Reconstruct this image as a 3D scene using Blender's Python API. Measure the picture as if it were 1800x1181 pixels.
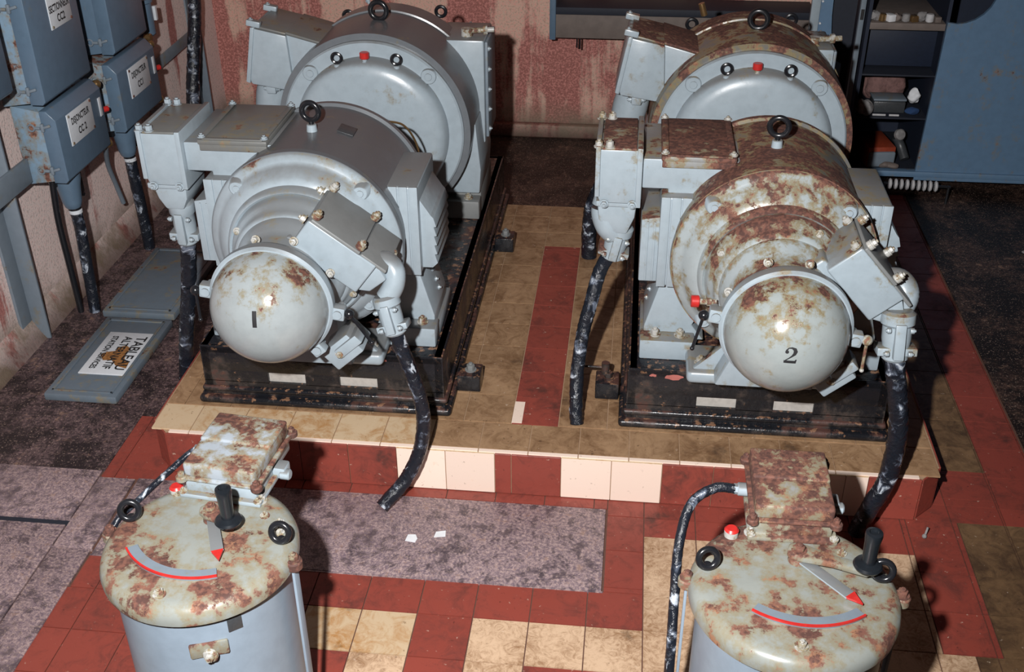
import bpy, bmesh, math, random
from mathutils import Vector, Matrix, Euler
random.seed(7)
for o in list(bpy.data.objects): bpy.data.objects.remove(o)
SC = bpy.context.scene
COL = SC.collection
PI = math.pi
V = Vector

# ------------------------------------------------------------------ camera
cam_d = bpy.data.cameras.new('camera')
cam = bpy.data.objects.new('camera', cam_d); COL.objects.link(cam)
SC.camera = cam
p, y, r = 0.547, -0.113, -0.007
fw = V((math.cos(p)*math.sin(y), math.cos(p)*math.cos(y), -math.sin(p)))
rt = V((math.cos(y), -math.sin(y), 0)); up = rt.cross(fw)
rt2 = rt*math.cos(r)+up*math.sin(r); up2 = -rt*math.sin(r)+up*math.cos(r)
M = Matrix((rt2, up2, -fw)).transposed().to_4x4()
M.translation = V((0.1537, -2.6114, 2.1765))
cam.matrix_world = M
cam_d.sensor_width = 36; cam_d.sensor_fit = 'HORIZONTAL'
cam_d.lens = 36*1949.3/1800
cam_d.clip_start = .05

# ------------------------------------------------------------------ world, light, exposure
w = bpy.data.worlds.new('World'); SC.world = w; w.use_nodes = True
w.node_tree.nodes['Background'].inputs[0].default_value = (.5, .58, .8, 1)
w.node_tree.nodes['Background'].inputs[1].default_value = .075
ld = bpy.data.lights.new('camera_flash', 'SPOT')
ld.energy = 640; ld.spot_size = math.radians(92); ld.spot_blend = .8; ld.shadow_soft_size = .03
ld.color = (1, .98, .97)
lo = bpy.data.objects.new('camera_flash', ld); COL.objects.link(lo)
lo.location = (-.14, -2.5, 2.3)
lo.rotation_euler = (V((-.45, .75, .45))-lo.location).to_track_quat('-Z', 'Y').to_euler()
SC.view_settings.view_transform = 'Standard'
SC.view_settings.look = 'None'
SC.view_settings.exposure = 0
SC.view_settings.gamma = 1
try: SC.view_settings.use_curve_mapping = False
except Exception: pass

# ------------------------------------------------------------------ materials
def C4(c): return (c[0], c[1], c[2], 1)
def srgb(r, g, b):
    f = lambda v: (v/255/12.92) if v/255 <= .04045 else ((v/255+.055)/1.055)**2.4
    return (f(r), f(g), f(b))
class NT:
    def __init__(s, name):
        s.m = bpy.data.materials.new(name); s.m.use_nodes = True
        s.t = s.m.node_tree; s.b = s.t.nodes['Principled BSDF']
    def n(s, typ, **k):
        nd = s.t.nodes.new(typ)
        for a, v in k.items(): setattr(nd, a, v)
        return nd
    def l(s, a, b): s.t.links.new(a, b)
    def coord(s, scale=(1, 1, 1), rand=True):
        tc = s.n('ShaderNodeTexCoord'); mp = s.n('ShaderNodeMapping')
        s.l(tc.outputs['Object'], mp.inputs['Vector'])
        mp.inputs['Scale'].default_value = scale
        if rand:
            oi = s.n('ShaderNodeObjectInfo'); mu = s.n('ShaderNodeMath', operation='MULTIPLY'); mu.inputs[1].default_value = 53
            s.l(oi.outputs['Random'], mu.inputs[0]); s.l(mu.outputs[0], mp.inputs['Location'])
        return mp.outputs[0]
    def noise(s, co, scale, det=6, rough=.6, dist=0):
        n = s.n('ShaderNodeTexNoise'); s.l(co, n.inputs['Vector'])
        n.inputs['Scale'].default_value = scale; n.inputs['Detail'].default_value = det
        n.inputs['Roughness'].default_value = rough; n.inputs['Distortion'].default_value = dist
        return n.outputs['Fac']
    def ramp(s, f, a, b, va=0., vb=1.):
        r = s.n('ShaderNodeMapRange'); r.interpolation_type = 'SMOOTHSTEP'
        r.inputs['From Min'].default_value = a; r.inputs['From Max'].default_value = b
        r.inputs['To Min'].default_value = va; r.inputs['To Max'].default_value = vb
        s.l(f, r.inputs['Value']); return r.outputs[0]
    def math(s, op, a, b):
        m = s.n('ShaderNodeMath', operation=op)
        for i, v in enumerate((a, b)):
            if isinstance(v, (int, float)): m.inputs[i].default_value = v
            else: s.l(v, m.inputs[i])
        return m.outputs[0]
    def mix(s, f, a, b, mode='MIX'):
        m = s.n('ShaderNodeMixRGB', blend_type=mode)
        if isinstance(f, (int, float)): m.inputs[0].default_value = f
        else: s.l(f, m.inputs[0])
        for i, v in ((1, a), (2, b)):
            if isinstance(v, tuple): m.inputs[i].default_value = C4(v)
            else: s.l(v, m.inputs[i])
        return m.outputs[0]
    def fin(s, col, rough=.5, bump=None, bs=.3, bd=.002, metal=0, spec=.5):
        if isinstance(col, tuple): s.b.inputs['Base Color'].default_value = C4(col)
        else: s.l(col, s.b.inputs['Base Color'])
        if isinstance(rough, (int, float)): s.b.inputs['Roughness'].default_value = rough
        else: s.l(rough, s.b.inputs['Roughness'])
        s.b.inputs['Metallic'].default_value = metal
        s.b.inputs['Specular IOR Level'].default_value = spec
        if bump is not None:
            b = s.n('ShaderNodeBump'); b.inputs['Strength'].default_value = bs; b.inputs['Distance'].default_value = bd
            s.l(bump, b.inputs['Height']); s.l(b.outputs[0], s.b.inputs['Normal'])
        return s.m

RUSTD, RUSTB, RUSTO, STAIN = srgb(76, 50, 44), srgb(112, 74, 62), srgb(150, 108, 80), srgb(128, 116, 84)
def paint(name, base, rust=.3, up=.15, rough=.35, stain=.5, dust=None, dusta=0., scale=1., edge=.05):
    """grey machine enamel: rust patches, ochre stains, settled grime on level surfaces"""
    s = NT(name); co = s.coord()
    n1 = s.noise(co, 9*scale, 10, .74); n2 = s.noise(co, 30*scale, 6, .6); n3 = s.noise(co, 90, 3, .5)
    cs = s.coord((28, 28, 3)); dr = s.noise(cs, 1, 4, .5)
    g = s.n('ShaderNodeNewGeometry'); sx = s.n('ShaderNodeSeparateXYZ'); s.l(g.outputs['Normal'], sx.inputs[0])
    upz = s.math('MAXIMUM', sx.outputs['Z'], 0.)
    f = s.math('ADD', s.math('MULTIPLY', n1, .75), s.math('MULTIPLY', n2, .25))
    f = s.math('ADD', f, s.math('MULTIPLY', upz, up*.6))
    ed = s.math('ABSOLUTE', s.math('SUBTRACT', g.outputs['Pointiness'], .5), 0.)
    f = s.math('ADD', f, s.math('MULTIPLY', s.ramp(ed, .015, .09), edge))
    fs = s.math('ADD', s.math('MULTIPLY', f, .82), s.math('MULTIPLY', dr, .18))
    th = .80-.42*rust
    mot = s.ramp(n2, .3, .75)
    c = s.mix(s.math('MULTIPLY', mot, .35), base, tuple(v*.72 for v in base))
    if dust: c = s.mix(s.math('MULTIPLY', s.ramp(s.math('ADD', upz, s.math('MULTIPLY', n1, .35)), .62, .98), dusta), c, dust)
    c = s.mix(s.math('MULTIPLY', s.ramp(fs, th-.09, th-.01), stain), c, STAIN)
    ro = s.mix(s.ramp(n2, .48, .68), RUSTB, RUSTO)
    c = s.mix(s.ramp(fs, th-.02, th+.02), c, ro)
    rd = s.mix(s.ramp(n3, .4, .65), RUSTD, RUSTB)
    rm = s.ramp(f, th+.008, th+.045)
    c = s.mix(rm, c, rd)
    rg = s.ramp(fs, th-.03, th+.03, rough, .8)
    return s.fin(c, rg, s.math('ADD', s.math('MULTIPLY', n2, .6), s.math('MULTIPLY', rm, -.5)), .35, .002)

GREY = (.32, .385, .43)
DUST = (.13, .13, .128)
M_ = {}
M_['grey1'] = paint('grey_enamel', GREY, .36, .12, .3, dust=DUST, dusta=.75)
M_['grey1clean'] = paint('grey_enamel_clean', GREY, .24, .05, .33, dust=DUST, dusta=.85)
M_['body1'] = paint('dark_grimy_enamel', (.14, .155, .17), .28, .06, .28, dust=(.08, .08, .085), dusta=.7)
M_['top1'] = paint('grimy_cover_enamel', (.15, .155, .15), .38, .04, .4)
M_['cover'] = paint('brown_grey_cover', (.19, .20, .20), .22, .03, .5)
M_['grey2'] = paint('grey_enamel_rusty', (.33, .375, .39), .50, .20, .28, .85, edge=.10)
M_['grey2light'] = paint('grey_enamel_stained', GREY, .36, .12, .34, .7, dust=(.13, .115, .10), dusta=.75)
M_['body2'] = paint('rusted_body_enamel', (.15, .15, .145), .62, .10, .33, .9)
M_['rusty'] = paint('rusted_cover', (.25, .26, .26), .68, .05, .5, .8)
M_['dome1'] = paint('dome_enamel', (.30, .335, .345), .34, .30, .18, .8)
M_['dome2'] = paint('dome_enamel_rusty', (.29, .325, .325), .40, .27, .2, .9)
M_['blue'] = paint('blue_grey_enamel', (.105, .165, .235), .26, .02, .35, .3)  # base darkened for box fronts turned away from the flash
M_['bluesidelit'] = paint('blue_grey_lit_side_rusted', (.20, .30, .40), .52, .02, .35, .5)  # same blue, flash-lit side brightness put into the base, plus rust
M_['bluedark'] = paint('dull_blue_sheet', (.105, .19, .30), .36, .02, .5, .4)
M_['lidgreen'] = paint('drum_lid_enamel', (.25, .268, .25), .60, .03, .27, .6, scale=.7)
M_['drum'] = paint('drum_wall_enamel', (.25, .315, .385), .16, .0, .4, .8)
M_['bronze'] = paint('weathered_bolt', (.42, .42, .40), .52, .0, .35, .9, scale=3)
M_['steelpost'] = paint('grey_steel_bar', (.17, .21, .25), .34, .05, .5)
M_['floorlid'] = paint('floor_cover_paint', (.12, .155, .19), .42, .0, .5, .6)

def simple(name, col, rough=.5, bump=0, scale=60, var=.3, metal=0, spec=.5, bd=.002):
    s = NT(name); co = s.coord(); n = s.noise(co, scale, 5, .6)
    c = s.mix(s.math('MULTIPLY', s.ramp(n, .35, .7), var), col, tuple(v*.45 for v in col))
    return s.fin(c, rough, n if bump else None, bump, bd, metal, spec)
M_['red'] = simple('red_enamel', (.50, .025, .022), .35)
M_['blackp'] = simple('black_gloss_iron', (.012, .013, .016), .22)
M_['bakelite'] = simple('black_bakelite', (.011, .014, .018), .25)
M_['ink'] = simple('black_lettering', (.012, .012, .014), .6, var=0)
M_['brass'] = simple('tarnished_brass', (.38, .24, .11), .3, metal=.8)
M_['white'] = simple('white_plate_enamel', (.62, .66, .70), .35, var=.1)
M_['whitepaper'] = simple('paper_scrap', (.75, .77, .80), .8, .3, 40, .2)
M_['plate'] = simple('dark_nameplate', (.05, .055, .06), .35, .4, 150)
M_['rag'] = simple('dirty_rag', (.28, .27, .27), .9, .8, 40, .7, bd=.01)
M_['ragpink'] = simple('pinkish_rag', (.22, .12, .11), .9, .8, 40, .6, bd=.01)
M_['bluecloth'] = simple('dark_blue_cloth', (.015, .05, .14), .9, .6, 40)
M_['orange'] = simple('orange_paint', (.28, .045, .018), .5)
M_['wood'] = simple('greyed_wood', (.16, .13, .115), .7, .4, 20)
M_['cream'] = simple('ceramic_white', (.55, .55, .56), .3)
M_['void'] = simple('dark_interior_and_shade', (.012, .016, .028), .7)  # dark shelf paint, also stands for shade in the floor slot and panel arc
M_['navy'] = simple('navy_back_panel', (.008, .015, .035), .6)
M_['packing'] = simple('grey_packing', (.42, .40, .37), .8)
M_['burn'] = simple('rust_burn_stain', (.38, .17, .05), .7, scale=90, var=1.)
M_['pink'] = simple('red_primer', (.40, .13, .11), .6)

def blackbase():
    s = NT('black_oily_iron'); co = s.coord(rand=False)
    n1 = s.noise(co, 8, 8, .7); n2 = s.noise(co, 45, 5, .6)
    c = s.mix(s.ramp(n1, .50, .62), (.009, .010, .013), (.045, .036, .032))
    g = s.n('ShaderNodeNewGeometry'); sx = s.n('ShaderNodeSeparateXYZ'); s.l(g.outputs['Normal'], sx.inputs[0])
    up = s.math('MULTIPLY', s.math('MAXIMUM', sx.outputs['Z'], 0.), .10)
    c = s.mix(s.ramp(s.math('ADD', n1, up), .58, .68), c, RUSTD)
    c = s.mix(s.math('MULTIPLY', s.ramp(s.math('ADD', n2, up), .64, .72), .6), c, srgb(150, 112, 85))
    return s.fin(c, s.ramp(n1, .45, .65, .22, .6), n2, .6, .004)
M_['base'] = blackbase()
def cablem():
    s = NT('tarred_cable_painted_gloss'); co = s.coord(rand=False)
    n1 = s.noise(co, 26, 6, .6, .5); n2 = s.noise(co, 9, 3, .5)
    c = s.mix(s.ramp(s.math('ADD', s.math('MULTIPLY', n1, .6), s.math('MULTIPLY', n2, .4)), .52, .62), (.010, .013, .02), (.15, .18, .24))
    c = s.mix(s.ramp(n1, .60, .66), c, (.45, .5, .56))  # white gloss highlights of the wrap painted into the colour
    return s.fin(c, .22, n1, .9, .012)
M_['cable'] = cablem()
def plastr(name, red, pale, thr, sp):
    s = NT(name); co = s.coord(rand=False); cs = s.coord((3.4, 3.4, .3), False)
    n = s.noise(cs, 1.6, 7, .6); f = s.noise(co, 95, 3, .7); b = s.noise(co, 3.2, 6, .65)
    k = s.math('ADD', s.math('MULTIPLY', n, .72), s.math('MULTIPLY', b, .28))
    c = s.mix(s.math('MULTIPLY', s.ramp(k, thr-.025, thr+.03), .85), red, pale)
    c = s.mix(s.math('MULTIPLY', s.ramp(f, .48, .60), sp), c, tuple(min(1, v*1.9+.05) for v in red))
    c = s.mix(s.math('MULTIPLY', s.ramp(f, .5, .38), .35), c, tuple(v*.5 for v in red))
    # damp band of flaking and dirt near the floor
    sx = s.n('ShaderNodeSeparateXYZ'); tc = s.n('ShaderNodeTexCoord'); s.l(tc.outputs['Object'], sx.inputs[0])
    h = s.math('ADD', sx.outputs['Z'], s.math('MULTIPLY', b, .35))
    c = s.mix(s.math('MULTIPLY', s.ramp(h, .42, .24), s.ramp(b, .38, .6)), c, srgb(118, 104, 88))
    c = s.mix(s.math('MULTIPLY', s.ramp(h, .28, .17), .75), c, srgb(70, 48, 44))
    return s.fin(c, .75, f, .5, .004)
M_['wallback'] = plastr('red_stained_plaster', srgb(156, 98, 90), srgb(214, 184, 164), .515, .6)
M_['wallleft'] = plastr('pale_drip_plaster', srgb(170, 112, 106), srgb(238, 226, 220), .44, .25)

def tilem(name, base, dark, amt, rough=.4, wave=1.2):
    s = NT(name); tc = s.n('ShaderNodeTexCoord'); g = s.n('ShaderNodeNewGeometry')
    mu = s.math('MULTIPLY', g.outputs['Random Per Island'], 17.)
    ad = s.n('ShaderNodeVectorMath', operation='ADD'); s.l(tc.outputs['Object'], ad.inputs[0])
    cb = s.n('ShaderNodeCombineXYZ'); s.l(mu, cb.inputs[2]); s.l(cb.outputs[0], ad.inputs[1])
    n = s.noise(ad.outputs[0], 16 if wave < 2 else 30, 8, .75, wave); n2 = s.noise(tc.outputs['Object'], 5, 7, .65); n3 = s.noise(tc.outputs['Object'], 60, 4, .6)
    k = s.math('ADD', s.math('MULTIPLY', n, .55), s.math('MULTIPLY', n2, .45))
    c = s.mix(s.math('MULTIPLY', g.outputs['Random Per Island'], .45), base, tuple(v*.72 for v in base))
    c = s.mix(s.ramp(k, .62-.22*amt, .66), c, dark)
    c = s.mix(s.math('MULTIPLY', s.ramp(n2, .62, .72), .55), c, (.03, .022, .018))
    c = s.mix(s.math('MULTIPLY', s.ramp(n3, .36, .28), .6), c, tuple(v*.4 for v in dark))
    c = s.mix(s.math('MULTIPLY', s.ramp(n3, .66, .72), .4), c, srgb(215, 195, 175))
    return s.fin(c, s.ramp(k, .4, .65, rough, .6), n3, .15, .001)
M_['tred'] = tilem('red_floor_tile', srgb(142, 66, 55), srgb(100, 50, 43), .75)
M_['tcream'] = tilem('pale_riser_tile', srgb(244, 222, 206), srgb(224, 196, 172), .2)
M_['tedge'] = tilem('pale_tread_tile', srgb(202, 178, 146), srgb(164, 116, 62), .75)
M_['ttanp'] = tilem('brownish_tread_tile', srgb(166, 134, 102), srgb(108, 78, 52), 1.1)
M_['ttan'] = tilem('tan_worn_tile', srgb(208, 178, 148), srgb(134, 98, 66), .95, wave=2.6)
M_['ttan2'] = tilem('brown_grimed_tile', srgb(128, 100, 72), srgb(66, 48, 34), 1.2)
M_['grout'] = simple('dark_grout', srgb(96, 66, 55), .9)
M_['groutl'] = simple('pale_grout', srgb(168, 138, 110), .9)
def steelfloor(name, base, dark, thr):
    s = NT(name); co = s.coord(rand=False)
    mp = s.coord((1, 1, 1), False)
    rot = s.n('ShaderNodeMapping'); s.l(mp, rot.inputs['Vector']); rot.inputs['Rotation'].default_value = (0, 0, PI/4)
    ck = s.n('ShaderNodeTexChecker'); s.l(rot.outputs[0], ck.inputs['Vector']); ck.inputs['Scale'].default_value = 90
    n1 = s.noise(co, 5, 10, .78); n2 = s.noise(co, 110, 7, .8); n3 = s.noise(co, 190, 3, .6); n4 = s.noise(co, 28, 5, .7)
    c = s.mix(s.ramp(n2, .40, .62), dark, base)
    c = s.mix(s.math('MULTIPLY', ck.outputs['Fac'], .30), c, dark)
    c = s.mix(s.math('MULTIPLY', s.ramp(n4, .50, .62), .75), c, tuple(v*.35 for v in dark))
    c = s.mix(s.math('MULTIPLY', s.ramp(n4, .42, .32), .5), c, srgb(160, 128, 108))
    c = s.mix(s.ramp(n1, thr-.01, thr+.10), c, tuple(v*.40 for v in dark))
    c = s.mix(s.math('MULTIPLY', s.ramp(n3, .60, .68), .6), c, srgb(185, 160, 145))
    c = s.mix(s.math('MULTIPLY', s.ramp(n2, .64, .72), .6), c, srgb(150, 108, 80))
    return s.fin(c, .45, s.math('ADD', s.math('MULTIPLY', ck.outputs['Fac'], .5), n2), .6, .003)
M_['steel'] = steelfloor('worn_checker_plate', srgb(184, 160, 156), srgb(112, 96, 106), .56)
M_['steeldark'] = steelfloor('grimy_steel_floor', srgb(120, 98, 98), srgb(58, 46, 50), .47)
M_['dirtfloor'] = steelfloor('oily_dirt_floor', srgb(92, 70, 60), srgb(46, 33, 29), .45)

# ------------------------------------------------------------------ mesh builder
def align(d):
    return V(d).normalized().to_track_quat('Z', 'Y').to_matrix().to_4x4()
class MB:
    def __init__(s): s.bm = bmesh.new(); s.mi = 0
    def add(s, bm, mat=None):
        if mat is not None: bmesh.ops.transform(bm, matrix=mat, verts=bm.verts)
        me = bpy.data.meshes.new('t'); bm.to_mesh(me); bm.free()
        k = len(s.bm.faces); s.bm.from_mesh(me); bpy.data.meshes.remove(me)
        s.bm.faces.ensure_lookup_table()
        for f in s.bm.faces[k:]: f.material_index = s.mi
        return s
    def box(s, c, d, rot=None, bev=.003, seg=2):
        bm = bmesh.new(); bmesh.ops.create_cube(bm, size=1)
        bmesh.ops.scale(bm, vec=d, verts=bm.verts)
        b = min(bev, min(d)*.45)
        if b > 0: bmesh.ops.bevel(bm, geom=bm.edges[:], offset=b, segments=seg, profile=.5, affect='EDGES')
        m = Matrix.Translation(c)
        if rot is not None: m = m @ (rot if isinstance(rot, Matrix) else Euler(rot).to_matrix().to_4x4())
        return s.add(bm, m)
    def bb(s, x0, x1, y0, y1, z0, z1, bev=.003, seg=2):
        return s.box(((x0+x1)/2, (y0+y1)/2, (z0+z1)/2), (abs(x1-x0), abs(y1-y0), abs(z1-z0)), None, bev, seg)
    def lathe(s, prof, c, d, seg=48):
        bm = bmesh.new(); rings = []
        for r, h in prof:
            if r < 1e-5: rings.append([bm.verts.new((0, 0, h))])
            else: rings.append([bm.verts.new((r*math.cos(2*PI*i/seg), r*math.sin(2*PI*i/seg), h)) for i in range(seg)])
        for a, b in zip(rings, rings[1:]):
            for i in range(seg):
                j = (i+1) % seg
                if len(a) == 1 and len(b) > 1: bm.faces.new((a[0], b[j], b[i]))
                elif len(b) == 1 and len(a) > 1: bm.faces.new((a[i], a[j], b[0]))
                elif len(a) > 1: bm.faces.new((a[i], a[j], b[j], b[i]))
        for rg, fl in ((rings[0], True), (rings[-1], False)):
            if len(rg) > 1: bm.faces.new(rg[::-1] if fl else rg)
        bmesh.ops.recalc_face_normals(bm, faces=bm.faces)
        return s.add(bm, Matrix.Translation(c) @ align(d))
    def cyl(s, a, b, r, r2=None, seg=20, ch=.0):
        a = V(a); b = V(b); h = (b-a).length; r2 = r if r2 is None else r2
        ch = min(ch, h*.4, r*.6)
        pr = [(r-ch, 0), (r, ch), (r2, h-ch), (r2-ch, h)] if ch > 0 else [(r, 0), (r2, h)]
        return s.lathe(pr, a, b-a, seg)
    def torus(s, c, R, r, d, seg=28, rs=10):
        bm = bmesh.new(); g = []
        for i in range(seg):
            a = 2*PI*i/seg
            g.append([bm.verts.new(((R+r*math.cos(2*PI*k/rs))*math.cos(a), (R+r*math.cos(2*PI*k/rs))*math.sin(a), r*math.sin(2*PI*k/rs))) for k in range(rs)])
        for i in range(seg):
            for k in range(rs):
                bm.faces.new((g[i][k], g[(i+1) % seg][k], g[(i+1) % seg][(k+1) % rs], g[i][(k+1) % rs]))
        bmesh.ops.recalc_face_normals(bm, faces=bm.faces)
        return s.add(bm, Matrix.Translation(c) @ align(d))
    def tube(s, pts, r, seg=14, sub=8, jit=0., rr=None):
        pts = [V(q) for q in pts]; P = []
        n = len(pts)
        for i in range(n-1):
            p0 = pts[max(i-1, 0)]; p1 = pts[i]; p2 = pts[i+1]; p3 = pts[min(i+2, n-1)]
            for k in range(sub):
                t = k/sub
                P.append(.5*((2*p1)+(-p0+p2)*t+(2*p0-5*p1+4*p2-p3)*t*t+(-p0+3*p1-3*p2+p3)*t**3))
        P.append(pts[-1])
        bm = bmesh.new(); rg = []; ref = V((0, 0, 1))
        for i, q in enumerate(P):
            t = (P[min(i+1, len(P)-1)]-P[max(i-1, 0)]).normalized()
            if abs(t.dot(ref)) > .97: ref = V((1, .2, 0))
            u = t.cross(ref).normalized(); v = t.cross(u).normalized(); ref = -v if False else ref
            ri = r if rr is None else rr(i/(len(P)-1))
            rg.append([bm.verts.new(q+(u*math.cos(2*PI*k/seg)+v*math.sin(2*PI*k/seg))*(ri*(1+random.uniform(-jit, jit)))) for k in range(seg)])
        for a, b in zip(rg, rg[1:]):
            for k in range(seg): bm.faces.new((a[k], a[(k+1) % seg], b[(k+1) % seg], b[k]))
        bm.faces.new(rg[0][::-1]); bm.faces.new(rg[-1])
        bmesh.ops.recalc_face_normals(bm, faces=bm.faces)
        return s.add(bm)
    def prism(s, poly, mat, h, bev=.0):
        """poly in local XY, extruded to +Z by h, placed by mat"""
        bm = bmesh.new(); f = bm.faces.new([bm.verts.new((a, b, 0)) for a, b in poly])
        e = bmesh.ops.extrude_face_region(bm, geom=[f])
        bmesh.ops.translate(bm, vec=(0, 0, h), verts=[v for v in e['geom'] if isinstance(v, bmesh.types.BMVert)])
        bmesh.ops.recalc_face_normals(bm, faces=bm.faces)
        if bev > 0: bmesh.ops.bevel(bm, geom=bm.edges[:], offset=bev, segments=2, profile=.5, affect='EDGES')
        return s.add(bm, mat)
    def hexb(s, c, d, r=.012, h=.012, wash=True):
        m = Matrix.Translation(c) @ align(d)
        a = [(r*math.cos(PI/3*i), r*math.sin(PI/3*i)) for i in range(6)]
        if wash: s.cyl(V(c), V(c)+V(d).normalized()*.003, r*1.35, seg=16)
        s.prism(a, m, h, bev=r*.12)
        s.cyl(V(c)+V(d).normalized()*h, V(c)+V(d).normalized()*(h+r*.5), r*.5, seg=10, ch=r*.1)
        return s
    def sphere(s, c, r, sc=(1, 1, 1), seg=24):
        bm = bmesh.new(); bmesh.ops.create_uvsphere(bm, u_segments=seg, v_segments=seg//2, radius=r)
        return s.add(bm, Matrix.Translation(c) @ Matrix.Diagonal((*sc, 1)))
    def crumple(s, amp, fr=30):
        from mathutils import noise
        for v in s.bm.verts:
            v.co += V(noise.noise_vector(v.co*fr))*amp
        return s
    def build(s, name, mat, parent=None, origin=None, smooth=True):
        org = V(origin) if origin is not None else (V(parent['_o']) if parent is not None else V((0, 0, 0)))
        if parent is None and origin is None:
            xs = [v.co.x for v in s.bm.verts]; ys = [v.co.y for v in s.bm.verts]; zs = [v.co.z for v in s.bm.verts]
            org = V(((min(xs)+max(xs))/2, (min(ys)+max(ys))/2, min(zs)))
        bmesh.ops.translate(s.bm, vec=-org, verts=s.bm.verts)
        me = bpy.data.meshes.new(name); s.bm.to_mesh(me); s.bm.free()
        for m in (mat if isinstance(mat, (list, tuple)) else [mat]): me.materials.append(m if not isinstance(m, str) else M_[m])
        if smooth:
            me.polygons.foreach_set('use_smooth', [True]*len(me.polygons))
            me.set_sharp_from_angle(angle=math.radians(38))
        o = bpy.data.objects.new(name, me); COL.objects.link(o)
        if parent is not None: o.parent = parent
        else: o.location = org
        o['_o'] = tuple(org)
        return o
def thing(name, label, cat, loc, group=None):
    o = bpy.data.objects.new(name, None); COL.objects.link(o)
    o.location = loc; o['_o'] = tuple(loc); o.empty_display_size = .05
    return tag(o, label, cat, group)
def tag(o, label, cat, group=None, kind=None):
    o['label'] = label; o['category'] = cat
    if group: o['group'] = group
    if kind: o['kind'] = kind
    return o
def struct(o, label=None):
    o['kind'] = 'structure'
    if label: o['label'] = label
    return o
def text_bm(body, size, bold=0., sx=1.):
    cu = bpy.data.curves.new('t', 'FONT'); cu.body = body; cu.size = size; cu.align_x = 'CENTER'; cu.align_y = 'CENTER'
    cu.offset = bold; cu.resolution_u = 3
    ob = bpy.data.objects.new('t', cu); COL.objects.link(ob)
    bpy.context.view_layer.update()
    me = bpy.data.meshes.new_from_object(ob.evaluated_get(bpy.context.evaluated_depsgraph_get()))
    bpy.data.objects.remove(ob); bpy.data.curves.remove(cu)
    bm = bmesh.new(); bm.from_mesh(me); bpy.data.meshes.remove(me)
    bmesh.ops.scale(bm, vec=(sx, 1, 1), verts=bm.verts)
    return bm
def numeral2(h):
    bm = bmesh.new()
    path = [(-.24, .20, .14), (-.25, .30, .09), (-.13, .44, .07), (.05, .46, .11), (.22, .38, .21), (.27, .24, .24), (.22, .09, .19), (.08, -.06, .10), (-.09, -.20, .065), (-.27, -.34, .06)]
    L = []
    for i, (a, b_, w_) in enumerate(path):
        p0 = V(path[max(i-1, 0)][:2]); p1 = V(path[min(i+1, len(path)-1)][:2]); t = (p1-p0).normalized(); n = V((-t.y, t.x))
        L.append([bm.verts.new(((a+n.x*w_/2)*h, (b_+n.y*w_/2)*h, 0)), bm.verts.new(((a-n.x*w_/2)*h, (b_-n.y*w_/2)*h, 0))])
    for A, B in zip(L, L[1:]): bm.faces.new((A[0], A[1], B[1], B[0]))
    n = 12; bm.faces.new([bm.verts.new(((-.22+.11*math.cos(2*PI*i/n))*h, (.20+.11*math.sin(2*PI*i/n))*h, 0)) for i in range(n)])
    bm.faces.new([bm.verts.new((a*h, b_*h, 0)) for a, b_ in ((-.36, -.52), (.34, -.52), (.38, -.26), (.32, -.26), (.26, -.34), (-.36, -.34))])
    return bm
def frame(o, x, y):
    """matrix with origin o and local axes x,y"""
    x = V(x).normalized(); y = V(y).normalized(); z = x.cross(y).normalized(); y = z.cross(x)
    m = Matrix((x, y, z)).transposed().to_4x4(); m.translation = V(o); return m

# ------------------------------------------------------------------ room
H = .153
XL, YB = -2.05, 3.03
def slab(name, x0, x1, y0, y1, z0, z1, mat, label=None, bev=0):
    return struct(MB().bb(x0, x1, y0, y1, z0, z1, bev).build(name, mat), label)
slab('wall_left', XL-.15, XL, -3.6, YB+.15, 0, 3.2, 'wallleft', 'stained plaster side wall behind the switch boxes')
slab('wall_back', XL, 3.6, YB, YB+.15, 0, 3.2, 'wallback', 'reddish stained plaster wall behind the generators')
slab('wall_right', 3.6, 3.75, -3.6, YB+.15, 0, 3.2, 'wallback')
slab('wall_front', XL-.15, 3.75, -3.75, -3.6, 0, 3.2, 'wallback')
slab('ceiling', XL-.15, 3.75, -3.75, YB+.15, 3.2, 3.3, 'groutl')
b = MB()
b.prism([(0, 0), (.055, 0), (.035, .03), (0, .10)], frame((XL, YB, 0), (1, 0, 0), (0, 0, 1)), 5.0)
struct(b.build('baseboard_left', 'wallleft'), 'crumbling plaster fillet along the foot of the left wall')
slab('baseboard_back', XL+.06, 1.1, YB-.05, YB, 0, .07, 'wallback', 'dirty skirting at the foot of the back wall', .01)
# sub floor and grimy areas
slab('floor', XL-.15, 3.75, -3.75, YB+.15, -.08, -.004, 'grout', 'grout bed under the floor tiles')
slab('floor', -1.285, 1.106, 1.791, YB-.05, -.05, 0, 'dirtfloor', 'oily dark floor strip behind the plinth')
slab('floor', 1.108, 1.466, 2.402, YB-.05, -.05, 0, 'dirtfloor', 'dark floor under the blue cabinet')
slab('floor', 1.468, 3.6, -3.6, YB, -.05, 0, 'dirtfloor', 'dark dirty floor on the right beyond the red border')
slab('floor', XL, -1.44, .02-.02, YB-.05, -.05, -.0, 'steeldark', 'grimy floor beside the left wall around the blue covers')
slab('floor', -1.4395, -1.286, .302, YB-.05, -.05, 0, 'steeldark', 'grimy floor between the left covers and the plinth')

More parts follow.
